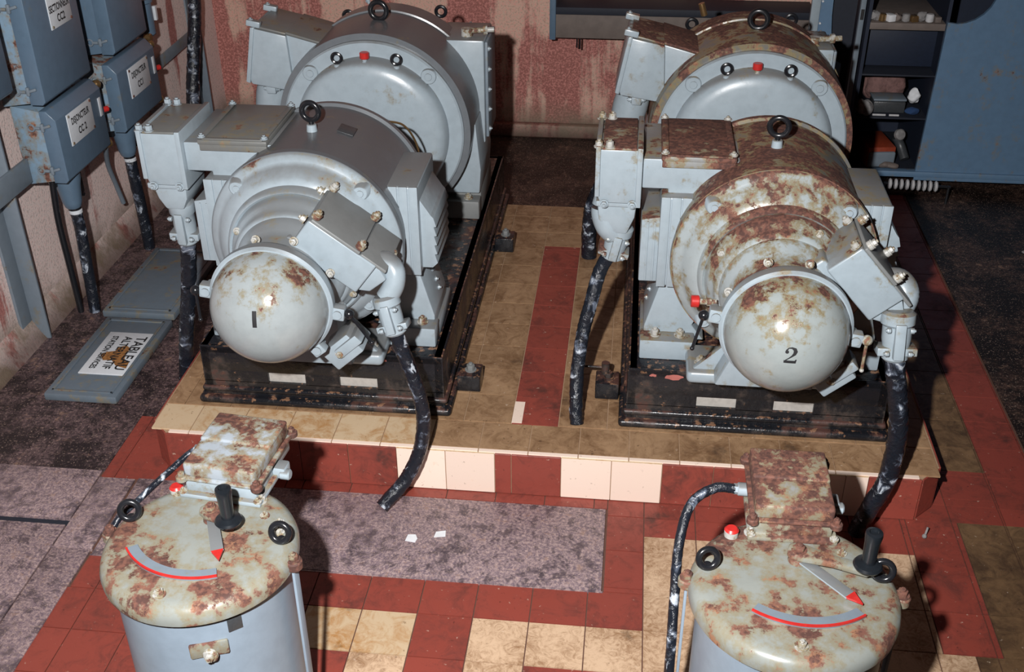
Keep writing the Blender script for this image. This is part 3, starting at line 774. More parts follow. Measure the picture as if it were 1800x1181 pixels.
BX = {}
def generator(X0, u, label):
    rusty = u == 2
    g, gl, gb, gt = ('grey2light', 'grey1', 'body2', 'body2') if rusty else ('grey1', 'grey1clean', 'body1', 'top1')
    t = thing('generator', label, 'generator', (X0, 1.4, .358))
    ax = (0, -1, 0)
    b = MB(); b.lathe([(.30, -1.125), (.350, -1.125), (.352, -1.14), (.352, -1.40), (.358, -1.402), (.358, -1.43), (.352, -1.432), (.352, -1.52), (.30, -1.53)], (X0, 0, AZ), ax, 96); b.build('stator_body', gb, t)
    b = MB(); b.lathe([(.262, -1.128), (.328, -1.135), (.328, -1.112), (.322, -1.106), (.268, -1.106)], (X0, 0, AZ), ax, 96); fl = b.build('face_ring', 'grey1clean', t)
    b = MB(); b.lathe([(.276, -1.11), (.2755, -1.092), (.271, -1.074), (.262, -1.060), (.247, -1.050), (.225, -1.044), (.15, -1.038), (.05, -1.035), (0, -1.0348)], (X0, 0, AZ), ax, 96); dish = b.build('end_bell', g, t)
    for a in (45, 135, 225, 315):
        q = V((X0+.298*math.cos(math.radians(a)), 1.106, AZ+.298*math.sin(math.radians(a))))
        b = MB(); b.cyl(q+V((0, .01, 0)), q+V((0, -.008, 0)), .030, .027, 24, .002); b.cyl(q+V((0, -.008, 0)), q+V((0, -.013, 0)), .013, seg=18, ch=.001); b.build('bolt_boss', gl, fl)
    for s_ in (-1, 1):
        q = V((X0+s_*.105, 1.078, AZ+.275)); b = MB(); b.torus(q, .0165, .0055, (0, 1, 0), 22, 8); b.cyl(q+V((0, 0, -.03)), q+V((0, 0, -.015)), .005, seg=10)
        e = b.build('lifting_eye', 'blackp', t); MB().cyl(q+V((0, 0, -.032)), q+V((0, 0, -.02)), .011, seg=14, ch=.002).build('collar', gl, e)
    b = MB(); b.cyl((X0-.005, 1.062, AZ+.20), (X0-.005, 1.075, AZ+.262), .018, .014, 16, .004); b.build('grease_boss', g, t)
    redcap(t, (X0-.005, 1.075, AZ+.255), (0, 0, 1), 'bronze' if rusty else gl, .022, .0165)
    # rear bell
    b = MB(); b.lathe([(.335, -1.52), (.328, -1.56), (.30, -1.66), (.255, -1.72), (.1, -1.74), (0, -1.74)], (X0, 0, AZ), ax, 80); rb_ = b.build('rear_bell', gb, t)
    for a in (60, 128):
        ar = math.radians(a); q = V((X0+.33*math.cos(ar), 1.66, AZ+.33*math.sin(ar)))
        b = MB(); b.torus(q, .019, .007, (0, 1, 0), 22, 8); b.build('lifting_eye', 'blackp', rb_)
    ar = math.radians(40); d = V((math.cos(ar), 0, math.sin(ar))); q = V((X0, 1.66, AZ))+d*.30
    b = MB(); b.cyl(q, q+d*.075, .012, seg=14); b.cyl(q+d*.035, q+d*.06, .02, seg=6); b.build('pipe_plug', gl, rb_)
    redcap(t, (X0-.115, 1.66, AZ+.31), (-.5, 0, 1), 'brass' if rusty else gl, .03, .014) if not rusty else \
        MB().cyl((X0-.16, 1.64, AZ+.30), (X0-.175, 1.64, AZ+.345), .012, seg=12).build('brass_plug', 'brass', t)
    eyebolt(t, (X0+.005, 1.29, 1.115), (.12, 1, 0), .030, .0095, neck=.03)
    # right hand housing, feet
    for s_ in (-1, 1):
        b = MB()
        m = Matrix(((1, 0, 0, X0), (0, 0, 1, 1.215), (0, 1, 0, 0), (0, 0, 0, 1)))
        he = .288 if rusty else .372
        zt = .985 if s_ > 0 else .72
        b.prism([(s_*.20, .455), (s_*.365, .455), (s_*.372, .55), (s_*.355, .73), (s_*.30, .70), (s_*.22, .58)], m, .30, .006)
        if s_ > 0: b.bb(X0+.2, X0+he, 1.36, 1.60, .60, .995, .008)
        ho = b.build('side_housing', gl, t)
        if s_ > 0:
            b = MB(); b.bb(X0+he, X0+he+.012, 1.375, 1.59, .62, .985, .004); c = b.build('inspection_cover', 'steelpost', ho)
            for k in range(0 if rusty else 5): MB().hexb((X0+he+.012, 1.39, .65+k*.077), (1, 0, 0), .008, .007).build('bolt', gl, c)
            b = MB(); b.cyl((X0+he-.08, 1.42, 1.012), (X0+he+.03, 1.43, 1.017), .010, seg=12); b.cyl((X0+he-.07, 1.42, .99), (X0+he-.07, 1.42, 1.022), .022, seg=14); b.cyl((X0+he-.01, 1.428, 1.015), (X0+he+.005, 1.43, 1.016), .017, seg=6); b.build('pipe_union', 'bronze', ho)
        b = MB()
        b.bb(X0+min(s_*.19, s_*.365), X0+max(s_*.19, s_*.365), 1.19, 1.26, .3585, .43, .005); b.bb(X0+min(s_*.17, s_*.365), X0+max(s_*.17, s_*.365), 1.255, 1.56, .3585, .46, .006)
        ft = b.build('foot', gt if rusty else 'cover', t)
        for dx in (.23, .32): bolt(ft, (X0+s_*dx, 1.225, .43), (0, 0, 1), .013, .016, 'bronze')
    # terminal arm and tilted cable box at left
    b = MB()
    m = Matrix(((1, 0, 0, X0), (0, 0, 1, 1.20), (0, 1, 0, 0), (0, 0, 0, 1)))
    b.prism([(-.315, 1.045), (-.05, .975), (-.10, .85), (-.30, .80), (-.315, .88)], m, .24, .005)
    arm = b.build('terminal_arm', gl, t)
    b = MB(); b.prism([(-.315, 1.047), (-.06, .980), (-.06, .987), (-.315, 1.056)], m @ Matrix.Translation((0, 0, -.003)), .246, .002); b.build('cover_plate', gt, arm)
    b = MB()
    b.prism([(-.43, 1.070), (-.312, 1.045), (-.305, .90), (-.33, .845), (-.458, .865), (-.468, .90)], m @ Matrix.Translation((0, 0, -.015)), .25, .006)
    cb = b.build('cable_box', gl, t)
    b = MB(); b.prism([(-.438, 1.074), (-.423, 1.074), (-.462, .87), (-.477, .875)], m @ Matrix.Translation((0, 0, -.02)), .26, .003); b.build('joint_flange', gl, cb)
    b = MB(); b.prism([(-.425, 1.070), (-.314, 1.046), (-.314, 1.053), (-.425, 1.078)], m @ Matrix.Translation((0, 0, -.008)), .245, .002); b.build('top_cover', gt, cb)
    for yy in (1.20, 1.405):
        b = MB(); b.box((X0-.428, yy, 1.084), (.05, .028, .022), (0, .2, 0), .004); b.hexb((X0-.438, yy, 1.09), (0, 0, 1), .009, .01); b.build('bolt', gl, cb)
    b = MB(); b.lathe([(.060, 0), (.062, .03), (.064, .07), (.058, .16), (.048, .19), (.046, .24), (.034, .27), (.032, .31)], (X0-.405, 1.30, .86), (-.22, -.04, -1), 28)
    b.box((X0-.40, 1.225, .835), (.035, .02, .03), None, .004)
    so = b.build('cable_socket', gl, cb)
    for s_ in (-1, 1): MB().hexb((X0-.40+s_*.018, 1.235, .835), (s_, 0, 0), .009, .012).build('bolt', gl, so)
    return t

X1, X2 = -.765, .570
bedplate(X1, 'black oily iron bedplate under the left machine set', False)
bedplate(X2, 'black oily iron bedplate under the right machine set', True)
m1 = motor(X1, 1, 'cleaner grey motor at left front with a round dome numbered 1')
m2 = motor(X2, 2, 'rust-stained grey motor at right front with a round dome numbered 2')
generator(X1, 1, 'large grey round generator behind the motor numbered 1')
generator(X2, 2, 'large rusty-topped round generator behind the motor numbered 2')
bx1, P1 = brush_box(m1, (X1+.032, -.055, .836+.012), math.radians(-37), .215, .105, .205, 'grey1clean', 'cover', False)
bx2, P2 = brush_box(m2, (X2+.100, -.045, .845), math.radians(-48), .190, .105, .17, 'grey2light', 'cover', True)
# elbows and glands of the brush boxes
b = MB(); b.tube([(X1+.235, .03, .765), (X1+.276, .015, .782), (X1+.302, -.0, .762), (X1+.300, -.012, .725), (X1+.280, -.022, .69)], .030, 20, 8)
b.cyl((X1+.215, .035, .755), (X1+.250, .025, .772), .037, seg=20, ch=.004)
e1 = b.build('cable_elbow', 'grey1clean', bx1)
gland(m1, (X1+.276, -.022, .70), (X1+.306, -.045, .59), .038, .025, 'grey1clean')
b = MB(); b.tube([(X2+.26, .05, .77), (X2+.305, .05, .775), (X2+.325, .03, .745), (X2+.300, .0, .70)], .036, 20, 8)
b.cyl((X2+.24, .055, .765), (X2+.272, .05, .77), .043, seg=20, ch=.004)
e2 = b.build('cable_elbow', 'grey2light', bx2)
gland(m2, (X2+.300, -.03, .735), (X2+.305, -.06, .60), .044, .027, 'grey2light')
# glands under the motor cable boxes
gland(m1, (X1-.432, .36, .78), (X1-.435, .37, .63), .040, .026, 'grey1clean')
gland(m2, (X2-.428, .36, .76), (X2-.452, .37, .645), .040, .026, 'grey1')

# ------------------------------------------------------------------ cables
def cable(pts, r, label, mat='cable', jit=.05, name='cable', group=None):
    return tag(MB().tube(pts, r, 16, 14, jit).build(name, mat), label, 'cable', group)
cable([(X1+.303, -.043, .61), (-.447, -.045, .545), (-.422, -.045, .46), (-.402, -.045, .374), (-.397, -.045, .294), (-.414, -.045, .19), (-.458, -.055, .09), (-.50, -.085, .045), (-.525, -.11, .022)], .021,
      'black tarred cable hanging from motor 1 down to the steel floor plate')
cable([(X2+.305, -.058, .62), (.885, -.06, .56), (.905, -.06, .478), (.924, -.06, .366), (.922, -.06, .208), (.892, -.06, .102), (.868, -.055, .0)], .026,
      'thick black tarred cable dropping over the plinth edge at right behind the right drum')
cable([(X1-.435, .37, .65), (-1.222, .40, .56), (-1.248, .42, .44), (-1.285, .43, .28), (-1.318, .45, .13), (-1.35, .48, .0)], .025,
      'black flaking cable from the left cable box of motor 1 to the floor')
cable([(X2-.452, .37, .665), (.085, .36, .60), (.060, .32, .50), (.043, .30, .42), (.030, .26, .30), (.032, .21, .20), (.036, .19, H)], .021,
      'black curved cable from the cable box of motor 2 to the plinth tiles')
cable([(X2-.47, 1.29, .58), (X2-.505, 1.28, .50), (X2-.545, 1.30, .38), (X2-.555, 1.32, .26), (X2-.553, 1.325, H)], .030,
      'black cable dropping behind the pale gland of motor 2 from the rear generator')
cable([(X1-.47, 1.29, .58), (X1-.50, 1.30, .45), (X1-.53, 1.32, .26), (X1-.53, 1.33, H)], .030, 'black cable from the rear left generator socket down to the plinth, mostly hidden')
tag(MB().tube([(-.62, .62, .955), (-.56, .66, .93), (-.53, .70, .86), (-.52, .72, .78)], .0035, 8, 8).build('wire', 'brass'), 'thin brown wire looping behind the body of motor 1', 'wire')

# ------------------------------------------------------------------ resistance drums
def drum(X0, Y0, u, rot, label):
    rusty = u == 2
    R = .205 if u == 1 else .208
    t = thing('regulator_drum', label, 'drum', (X0, Y0, 0))
    ZT = .600
    def P(x, y_, z):
        c, s_ = math.cos(rot), math.sin(rot); return V((X0+x*c-y_*s_, Y0+x*s_+y_*c, z))
    R3 = Euler((0, 0, rot)).to_matrix().to_4x4()
    def D(x, y_, z=0): c, s_ = math.cos(rot), math.sin(rot); return V((x*c-y_*s_, x*s_+y_*c, z))
    b = MB(); b.lathe([(R-.024, .001), (R-.02, .006), (R-.02, .575), (R-.05, .576)], (X0, Y0, 0), (0, 0, 1), 96); sh = b.build('shell', 'drum', t)
    b = MB(); b.lathe([(R-.03, .548), (R-.008, .550), (R, .557), (R+.001, .572), (R-.004, .587), (R-.016, .597), (R-.03, ZT), (0, ZT+.001)], (X0, Y0, 0), (0, 0, 1), 96); lid = b.build('lid', 'lidgreen', t)
    # foot
    b = MB(); b.lathe([(R-.02, .0), (R-.005, .0), (R-.005, .02), (R-.02, .024)], (X0, Y0, 0), (0, 0, 1), 64); b.build('foot_ring', 'drum', t)
    # tie rods / straps with lugs
    for a in ((0, 180) if not rusty else (2, 176)):
        ar = math.radians(a)
        d = D(math.cos(ar), math.sin(ar)); tt = D(-math.sin(ar), math.cos(ar))
        q = V((X0, Y0, 0))+d*(R+.004)
        b = MB(); b.box(q+V((0, 0, .285)), (.006, .022, .55), R3 @ Euler((0, 0, ar)).to_matrix().to_4x4(), .001); b.build('strap', 'drum', t)
        b = MB(); b.cyl(q+V((0, 0, .562)), q+V((0, 0, .584)), .018, seg=20, ch=.003); b.box(q+V((0, 0, .572))-d*.015, (.035, .034, .016), R3 @ Euler((0, 0, ar)).to_matrix().to_4x4(), .003)
        lg = b.build('lug', 'lidgreen', t); bolt(lg, q+V((0, 0, .584)), (0, 0, 1), .011, .014, 'rusty')
    # perimeter bolts
    for a in (-92, 62, 118, 20):
        ar = math.radians(a); bolt(lid, P(.165*math.cos(ar), .165*math.sin(ar), ZT), (0, 0, 1), .010, .012, 'bronze')
    for (x_, y_) in ((.145, .085), (.105, .10)): bolt(lid, P(x_, y_, ZT), (0, 0, 1), .008, .008, 'bronze')
    # lifting eyes
    for s_, tl in ((-1, .5), (1, .35)):
        q = P(s_*.172, .03, ZT+.026)
        axd = V((.25 if s_ < 0 else -.1, -1, .35))
        b = MB(); b.torus(q, .0195, .0072, axd, 26, 10); b.cyl(P(s_*.172, .03, ZT), P(s_*.172, .03, ZT+.012), .010, seg=14, ch=.002); b.build('eye_bolt', 'blackp', t)
    # red plug
    b = MB(); b.cyl(P(-.118, .135, ZT), P(-.118, .135, ZT+.012), .015, seg=18); pg = b.build('filler_plug', 'bronze', t)
    MB().cyl(P(-.118, .135, ZT+.012), P(-.118, .135, ZT+.020), .0155, .014, 20, .003).build('red_cap', 'red', pg)
    # scale arc about the pivot
    pv = (.0, .065) if u == 1 else (.012, .068)
    a0, a1 = (-137, -62) if u == 1 else (-124, -52)
    def arc(r0, r1, z0, z1):
        n = 26; bm = bmesh.new(); L = []
        for i in range(n+1):
            a = math.radians(a0+(a1-a0)*i/n); c_, s_ = math.cos(a), math.sin(a)
            L.append([bm.verts.new(P(pv[0]+q*c_, pv[1]+q*s_, z)) for q, z in ((r0, z0), (r1, z0), (r1, z1), (r0, z1))])
        for A, B in zip(L, L[1:]):
            for k in range(4): bm.faces.new((A[k], A[(k+1) % 4], B[(k+1) % 4], B[k]))
        bm.faces.new(L[0]); bm.faces.new(L[-1][::-1]); bmesh.ops.recalc_face_normals(bm, faces=bm.faces)
        return bm
    b = MB(); b.add(arc(.160, .185, ZT, ZT+.006)); sc = b.build('scale_arc', 'steelpost', t)
    b = MB(); b.add(arc(.1815, .1855, ZT+.004, ZT+.0085)); b.build('red_edge', 'red', sc)
    # crank arm, knob, pointer
    kn = (.058, .030) if u == 1 else (.140, .028)
    pvv = V((pv[0], pv[1])); kk = V(kn); dv = (kk-pvv); L = dv.length; an = math.atan2(dv.y, dv.x)
    b = MB(); b.cyl(P(*pv, ZT), P(*pv, ZT+.030), .020, .017, 24, .003)
    mm = Matrix.Translation(P(*pv, ZT+.018)) @ R3 @ Matrix.Rotation(an, 4, 'Z')
    b.prism([(-.022, -.012), (-.012, -.022), (.012, -.021), (L*.5, -.013), (L+.004, -.014), (L+.014, 0), (L+.004, .013), (L*.5, .013), (.012, .021), (-.012, .020), (-.022, .012)], mm, .014, .003)
    cr = b.build('crank_arm', 'lidgreen', t)
    bolt(cr, P(*pv, ZT+.030), (0, 0, 1), .012, .012, 'rusty')
    q = P(*kn, ZT+.032)
    b = MB(); b.lathe([(.010, 0), (.026, .002), (.029, .008), (.026, .013), (.014, .017), (.0135, .022), (.0155, .07), (.0175, .085), (.0165, .092), (.010, .094), (.0085, .088), (0, .087)], q, (0, 0, 1), 32)
    b.build('handle_grip', 'bakelite', cr)
    pa = math.radians(-68 if u == 1 else -50)
    if u == 1: tip = (.075, -.062)
    else: tip = (.122, -.055)
    dv = V(tip)-pvv; L = dv.length; pa = math.atan2(dv.y, dv.x)
    mm = Matrix.Translation(P(*pv, ZT+.010)) @ R3 @ Matrix.Rotation(pa, 4, 'Z')
    b = MB(); b.prism([(0, -.012), (L-.030, -.013), (L-.030, .013), (0, .012)], mm, .004, .0006); pt = b.build('pointer', 'grey1clean', t)
    b = MB(); b.prism([(L-.032, -.013), (L, 0), (L-.032, .013)], mm @ Matrix.Translation((0, 0, .0005)), .0045); b.build('pointer_tip', 'red', pt)
    # terminal box
    bx0, bx1 = (-.098, .078) if u == 1 else (-.078, .092)
    by0, by1 = .132, .335
    b = MB()
    xc, yc = (bx0+bx1)/2, (by0+by1)/2
    b.box(P(xc, by0+.06, ZT+.006), (bx1-bx0+.014, .14, .012), R3, .003)
    b.box(P(xc, yc-.003, ZT+.026), (bx1-bx0-.008, by1-by0-.012, .036), R3, .005)
    tb = b.build('terminal_box', 'grey2light' if u == 1 else 'lidgreen', t)
    b = MB()
    b.box(P(xc, yc, ZT+.047), (bx1-bx0+.010, by1-by0+.008, .008), R3, .003)
    b.box(P(xc, yc-.002, ZT+.067), (bx1-bx0-.008, by1-by0-.010, .036), R3, .007, 3)
    b.box(P(xc, by1-.058, ZT+.084), (bx1-bx0-.008, .102, .012), R3, .005, 3)
    tc = b.build('box_cover', 'rusty' if u == 2 else 'boxlid1', tb)
    for sx in (bx0, bx1):
        for sy in (by0, by1): 
            b = MB(); b.cyl(P(sx, sy, ZT+.040), P(sx, sy, ZT+.054), .013, seg=14, ch=.002); b.hexb(P(sx, sy, ZT+.054), (0, 0, 1), .008, .009, False); b.build('cover_screw', 'rusty', tc)
    for sx in (bx0+.0, bx1-.0): bolt(tb, P(sx, by0-.004, ZT+.012), (0, 0, 1), .007, .008, 'bronze')
    s_ = -1
    ex = bx0 if True else bx1
    b = MB(); b.cyl(P(bx0-.022, yc+.02, ZT+.03), P(bx0+.004, yc+.02, ZT+.03), .015, seg=16, ch=.002); b.cyl(P(bx0-.03, yc+.02, ZT+.03), P(bx0-.018, yc+.02, ZT+.03), .012, seg=6); b.build('side_gland', 'grey1clean', tb)
    b = MB(); b.box(P(bx1+.004, by0+.11, ZT+.016), (.04, .035, .03), R3, .005); b.cyl(P(bx1+.01, by0+.10, ZT+.012), P(bx1+.034, by0+.10, ZT+.012), .013, seg=14, ch=.003); b.build('side_boss', 'grey1clean', tb)
    if u == 1:
        # nameplate and handhole on the shell front
        a = math.radians(-52+6); Rr = R-.0195
        b = MB(); b.box(P(Rr*math.cos(a)+.0, Rr*math.sin(a), .523), (.030, .003, .044), R3 @ Euler((0, 0, a+PI/2)).to_matrix().to_4x4(), .001); b.build('nameplate', 'plate', sh)
        a = math.radians(-70+6)
        b = MB(); b.box(P(Rr*math.cos(a), Rr*math.sin(a), .470), (.078, .008, .038), R3 @ Euler((0, 0, a+PI/2)).to_matrix().to_4x4(), .0035); bo = b.build('earth_boss', 'lidgreen', sh)
        q = P((Rr+.004)*math.cos(a)+.004, (Rr+.004)*math.sin(a), .463); b = MB(); b.cyl(q, q+V((0, -.012, 0)), .016, seg=20, ch=.003); b.hexb(q+V((0, -.010, 0)), (0, -1, 0), .010, .008, False); b.build('bolt', 'bronze', bo)
    return t, P
M_['boxlid1'] = paint('box_lid_enamel', (.33, .375, .42), .56, .04, .3, .8)
d1, PD1 = drum(-.703, -.925, 1, math.radians(-6), 'grey cylindrical regulator drum at lower left, black handle upright near its centre')
d2, PD2 = drum(.527, -.930, 2, math.radians(0), 'grey cylindrical regulator drum at lower right, handle near its right rim')
cable([PD2(-.107, .253, .63), PD2(-.15, .248, .632), PD2(-.20, .22, .605), PD2(-.222, .16, .54), PD2(-.226, .10, .44), PD2(-.228, .03, .30), PD2(-.231, -.02, .05), PD2(-.231, -.03, 0)], .011,
      'thin black cable looping from the box of the right drum down its left side')
cable([PD1(-.127, .253, .63), PD1(-.15, .235, .615), PD1(-.20, .12, .585), PD1(-.228, .04, .56), PD1(-.235, .02, .45), PD1(-.235, .02, .0)], .0075,
      'thin black cable from the box of the left drum past its left lifting eye')

# ------------------------------------------------------------------ switch boxes on the left wall
XF = -1.83
def switchbox(y0, y1, z0, z1, label, lines, sgn, red, shut=True, mat='blue', side='bluesidelit', slope=.03):
    t = thing('switch_box', label, 'switch box', (XL+.08, (y0+y1)/2, z0))
    b = MB(); m = Matrix(((1, 0, 0, 0), (0, 0, 1, y0), (0, 1, 0, 0), (0, 0, 0, 1)))
    # case with chamfered top edge, seen end-on: polygon in XZ extruded along Y
    b.prism([(XL+.06, z0-.015), (XF-.055, z0), (XF-.055, z1), (XL+.06, z1+.02)], m, y1-y0, .004)
    cs = b.build('case', side, t)
    b = MB(); b.prism([(XF-.056, z0-.004), (XF-.012, z0-.004), (XF, z0+.008), (XF, z1-slope), (XF-.03, z1+.004), (XF-.056, z1+.004)], Matrix(((1, 0, 0, 0), (0, 0, 1, y0-.004), (0, 1, 0, 0), (0, 0, 0, 1))), y1-y0+.008, .003)
    dr = b.build('door', mat, t)
    for zz in (z0+.045, z1-.055):
        b = MB(); q = V((XF-.07, y0-.010, zz)); b.torus(q+V((-.022, 0, 0)), .012, .0035, (0, 1, 0), 16, 6); b.cyl(q+V((-.008, 0, 0)), q+V((.012, 0, 0)), .006, seg=8); b.box(q+V((.02, 0, .002)), (.012, .012, .03), None, .003); b.box(q+V((.036, .0, .006)), (.03, .008, .010), (0, -.3, 0), .003)
        b.build('wing_clasp', 'steelpost', t)
    # sign
    if lines:
        a0, a1, c0, c1 = sgn
        b = MB(); b.bb(XF-.001, XF+.003, a0, a1, c0, c1, .0008)
        sg = b.build('sign_plate', 'white', t)
        b = MB(); n = len(lines); hh = c1-c0
        for k, ln in enumerate(lines):
            bm = text_bm(ln, .034 if len(ln) > 5 else .036, .0011, .64 if len(ln) > 10 else .82)
            if not ln: continue
            b = MB(); b.add(bm, frame((XF+.0034, (a0+a1)/2, c1-hh*(k+.72+.0*n)/(n+.45)), (0, 1, 0), (0, 0, 1))); b.build('lettering', 'ink', sg)
        for yy in (a0+.010, a1-.010):
            for zz in (c0+.008, c1-.008): MB().cyl((XF+.002, yy, zz), (XF+.006, yy, zz), .005, seg=10).build('rivet', 'rusty', sg)
    if red:
        b = MB(); b.bb(XF-.001, XF+.002, y1-.032, y1-.012, z0+.13, z0+.20, .0005); b.build('small_plate', 'white', t)
        q = V((XF-.03, y1+.003, z0+.135)); b = MB(); b.cyl(q, q+V((.012, .02, 0)), .007, seg=10); st = b.build('button_stem', 'blackp', t)
        MB().cyl(q+V((.010, .018, 0)), q+V((.028, .042, 0)), .011, seg=16, ch=.004).build('red_button', 'red', st)
        for zz in (z0+.255-.02, z0+.0):
            q = V((XF-.028, y1+.004, zz)); b = MB(); b.cyl(q, q+V((0, .016, 0)), .008, seg=10); b.cyl(q+V((.0, .014, 0)), q+V((.012, .036, 0)), .016, seg=18, ch=.005); b.build('brass_knob', 'brass', t)
    return t
switchbox(.870, 1.222, .590, .850, 'lower front blue switch box with a white plate DISJONCTEUR CC 2', ['DISJONCTEUR', 'CC 2'], (.940, 1.131, .699, .814), True)
switchbox(.835, 1.185, .892, 1.27, 'upper front blue switch box with a white plate SECTIONNEUR CC 2', ['', 'SECTIONNEUR', 'CC2'], (.975, 1.131, 1.105, 1.235), False, slope=.0)
switchbox(1.385, 1.745, .585, .850, 'lower rear blue switch box with a white plate DISJONCTEUR CC 1', ['DISJONCTEUR', 'CC1'], (1.472, 1.666, .690, .808), True)
switchbox(1.410, 1.715, .890, 1.27, 'upper rear blue switch box cut by the top of the picture', [], None, False, slope=.0, side='blue')
switchbox(.30, .655, .995, 1.3, 'blue switch box cut off at the left edge of the picture', [], None, False, slope=.0)
# mounting rails behind the boxes
for k, (y0, lab) in enumerate(((.72, 'grey steel upright bar on the left wall at the picture edge'), (1.25, 'grey steel upright bar between the two stacks of boxes'), )):
    b = MB()
    if k == 0:
        b.bb(XL, XL+.012, y0-.04, y0+.04, 0, 1.6, .002); b.bb(XL, XL+.07, y0+.03, y0+.04, 0, 1.6, .002)
    else:
        b.bb(XL, XL+.05, y0-.03, y0+.03, .72, 1.6, .002)
    tag(b.build('upright_bar', 'steelpost'), lab, 'steel bar')
for zz, y0_, y1_, lab in ((.635, .60, .862, 'flaking steel cross bar below the front lower switch box'),):
    b = MB(); b.bb(XL+.0715, XL+.086, y0_, y1_, zz-.045, zz+.045, .003)
    tag(b.build('cross_bar', 'steelpost'), lab, 'steel bar')
# cones and cables below the lower boxes
def wallcable(yc, lab1, lab2, yf, r=.022):
    t = thing('cable_entry', lab1, 'cable gland', (-1.905, yc, .45))
    b = MB(); b.lathe([(.050, 0), (.050, .02), (.043, .05), (.036, .11), (.030, .13), (.026, .135)], (-1.905, yc, .573), (0, .03, -1), 24); b.build('cone', 'blue', t)
    b = MB(); b.bb(-1.925, -1.885, yc+.035, yc+.075, .47, .57, .004); b.cyl((-1.905, yc+.04, .47), (-1.905, yc+.085, .455), .012, seg=10); b.build('clamp', 'blackp', t)
    b = MB(); b.cyl((-1.93, yc-.06, .57), (-1.93, yc-.055, .545), .014, seg=10); b.build('earth_stud', 'blackp', t)
    b = MB(); b.cyl((-1.903, yc+.003, .45), (-1.902, yc+.004, .43), .024, seg=18); b.build('tape_collar', 'blackp', t)
    b = MB(); b.cyl((-1.901, yc+.004, .428), (-1.901, yc+.004, .412), .0245, seg=18, ch=.003); b.build('metal_ring', 'white', t)
    cable([(-1.901, yc+.004, .425), (-1.900, yc+.005, .34), (-1.900, (yc+yf)/2+.003, .2), (-1.902, yf, 0)], r, lab2, jit=.03)
wallcable(.985, 'blue cone gland under the front lower switch box', 'black cable from the front switch box to the floor by the hatch', .965)
wallcable(1.495, 'blue cone gland under the rear lower switch box', 'black cable from the rear switch box to the floor', 1.520, .024)
tag(MB().tube([(-1.93, .925, .56), (-1.945, .93, .40), (-1.955, .95, .2), (-1.955, .955, 0)], .012, 10, 8).build('cable', 'blackp'), 'thin dark cable left of the front gland cable on the wall', 'cable')
tag(MB().tube([(-1.87, 1.255, .57), (-1.93, 1.36, .45), (-1.96, 1.45, .32), (-1.97, 1.50, .22)], .010, 10, 8).build('conduit', 'steelpost'), 'thin grey conduit slanting below the brass knob between the boxes', 'conduit')
# things towards the rear corner
b = MB(); b.bb(XL, XL+.05, 2.70, 2.712, .0, 1.4, .002); b.bb(XL, XL+.008, 2.66, 2.712, .0, 1.4, .002)
tag(b.build('angle_bar', 'steelpost'), 'grey vertical angle bar in the back left corner', 'steel bar')
b = MB(); b.box((XL+.03, 2.40, .605), (.006, .52, .055), (math.radians(1), 0, 0), .001); tag(b.build('flat_bar', 'steelpost'), 'flat grey bar running from the rear switch box to the corner', 'steel bar')
cable([(-1.95, 2.60, 1.1), (-1.95, 2.55, .80), (-1.96, 2.50, .62), (-1.97, 2.42, .42), (-1.97, 2.38, .30), (-1.98, 2.36, .0)], .032, 'thick black cable on the left wall near the back corner')
t = thing('junction_pot', 'blue cylindrical junction pot beside the upper rear switch box', 'junction box', (-1.95, 1.96, .80))
b = MB(); b.lathe([(.035, 0), (.045, .01), (.045, .14), (.052, .145), (.052, .16)], (-1.95, 1.96, .80), (0, 0, 1), 24); b.build('pot', 'blue', t)
b = MB(); b.bb(-1.915, -1.90, 1.985, 2.005, .86, .92, .001); b.build('tag_plate', 'white', t)
b = MB(); b.bb(-1.96, -1.93, 2.005, 2.03, .79, .95, .003); b.build('bracket', 'blackp', t)
b = MB(); b.cyl((-1.93, 1.90, .81), (-1.90, 1.90, .81), .018, seg=16, ch=.003); b.build('brass_knob', 'brass', t)
# dirty rag heap hanging between box and motor
b = MB()
for k in range(9): b.sphere((-2.025+.004*k, 2.02+.05*math.sin(k*2.1)+.008*k, .27+.022*k), .030+.006*math.sin(k), (1, 1.1, .9), 18)
b.crumple(.022, 26); tag(b.build('rag', 'rag'), 'crumpled pale wrapping on the wall beside the lower rear switch box', 'rag')

# ------------------------------------------------------------------ back wall shelf
t = thing('wall_bench', 'grey wooden fronted shelf on the back wall above the rear right generator', 'shelf', (.35, YB, .58))
b = MB(); b.bb(-.245, 1.0, 2.82, 2.845, .585, .70, .003); b.build('front_board', 'wood', t)
b = MB(); b.bb(-.26, 1.0, 2.82, YB-.002, .70, .735, .003); b.build('top', 'void', t)
b = MB(); b.bb(-.265, -.235, 2.80, YB-.002, .58, 1.0, .003); b.bb(-.265, -.16, 2.86, YB-.002, .575, .60, .002); b.build('side_panel', 'blue', t)
b = MB(); b.cyl((-.13, 2.83, .59), (-.13, 2.83, .535), .004, seg=8); b.cyl((-.115, 2.83, .59), (-.115, 2.83, .53), .004, seg=8); b.build('hanging_pins', 'blackp', t)

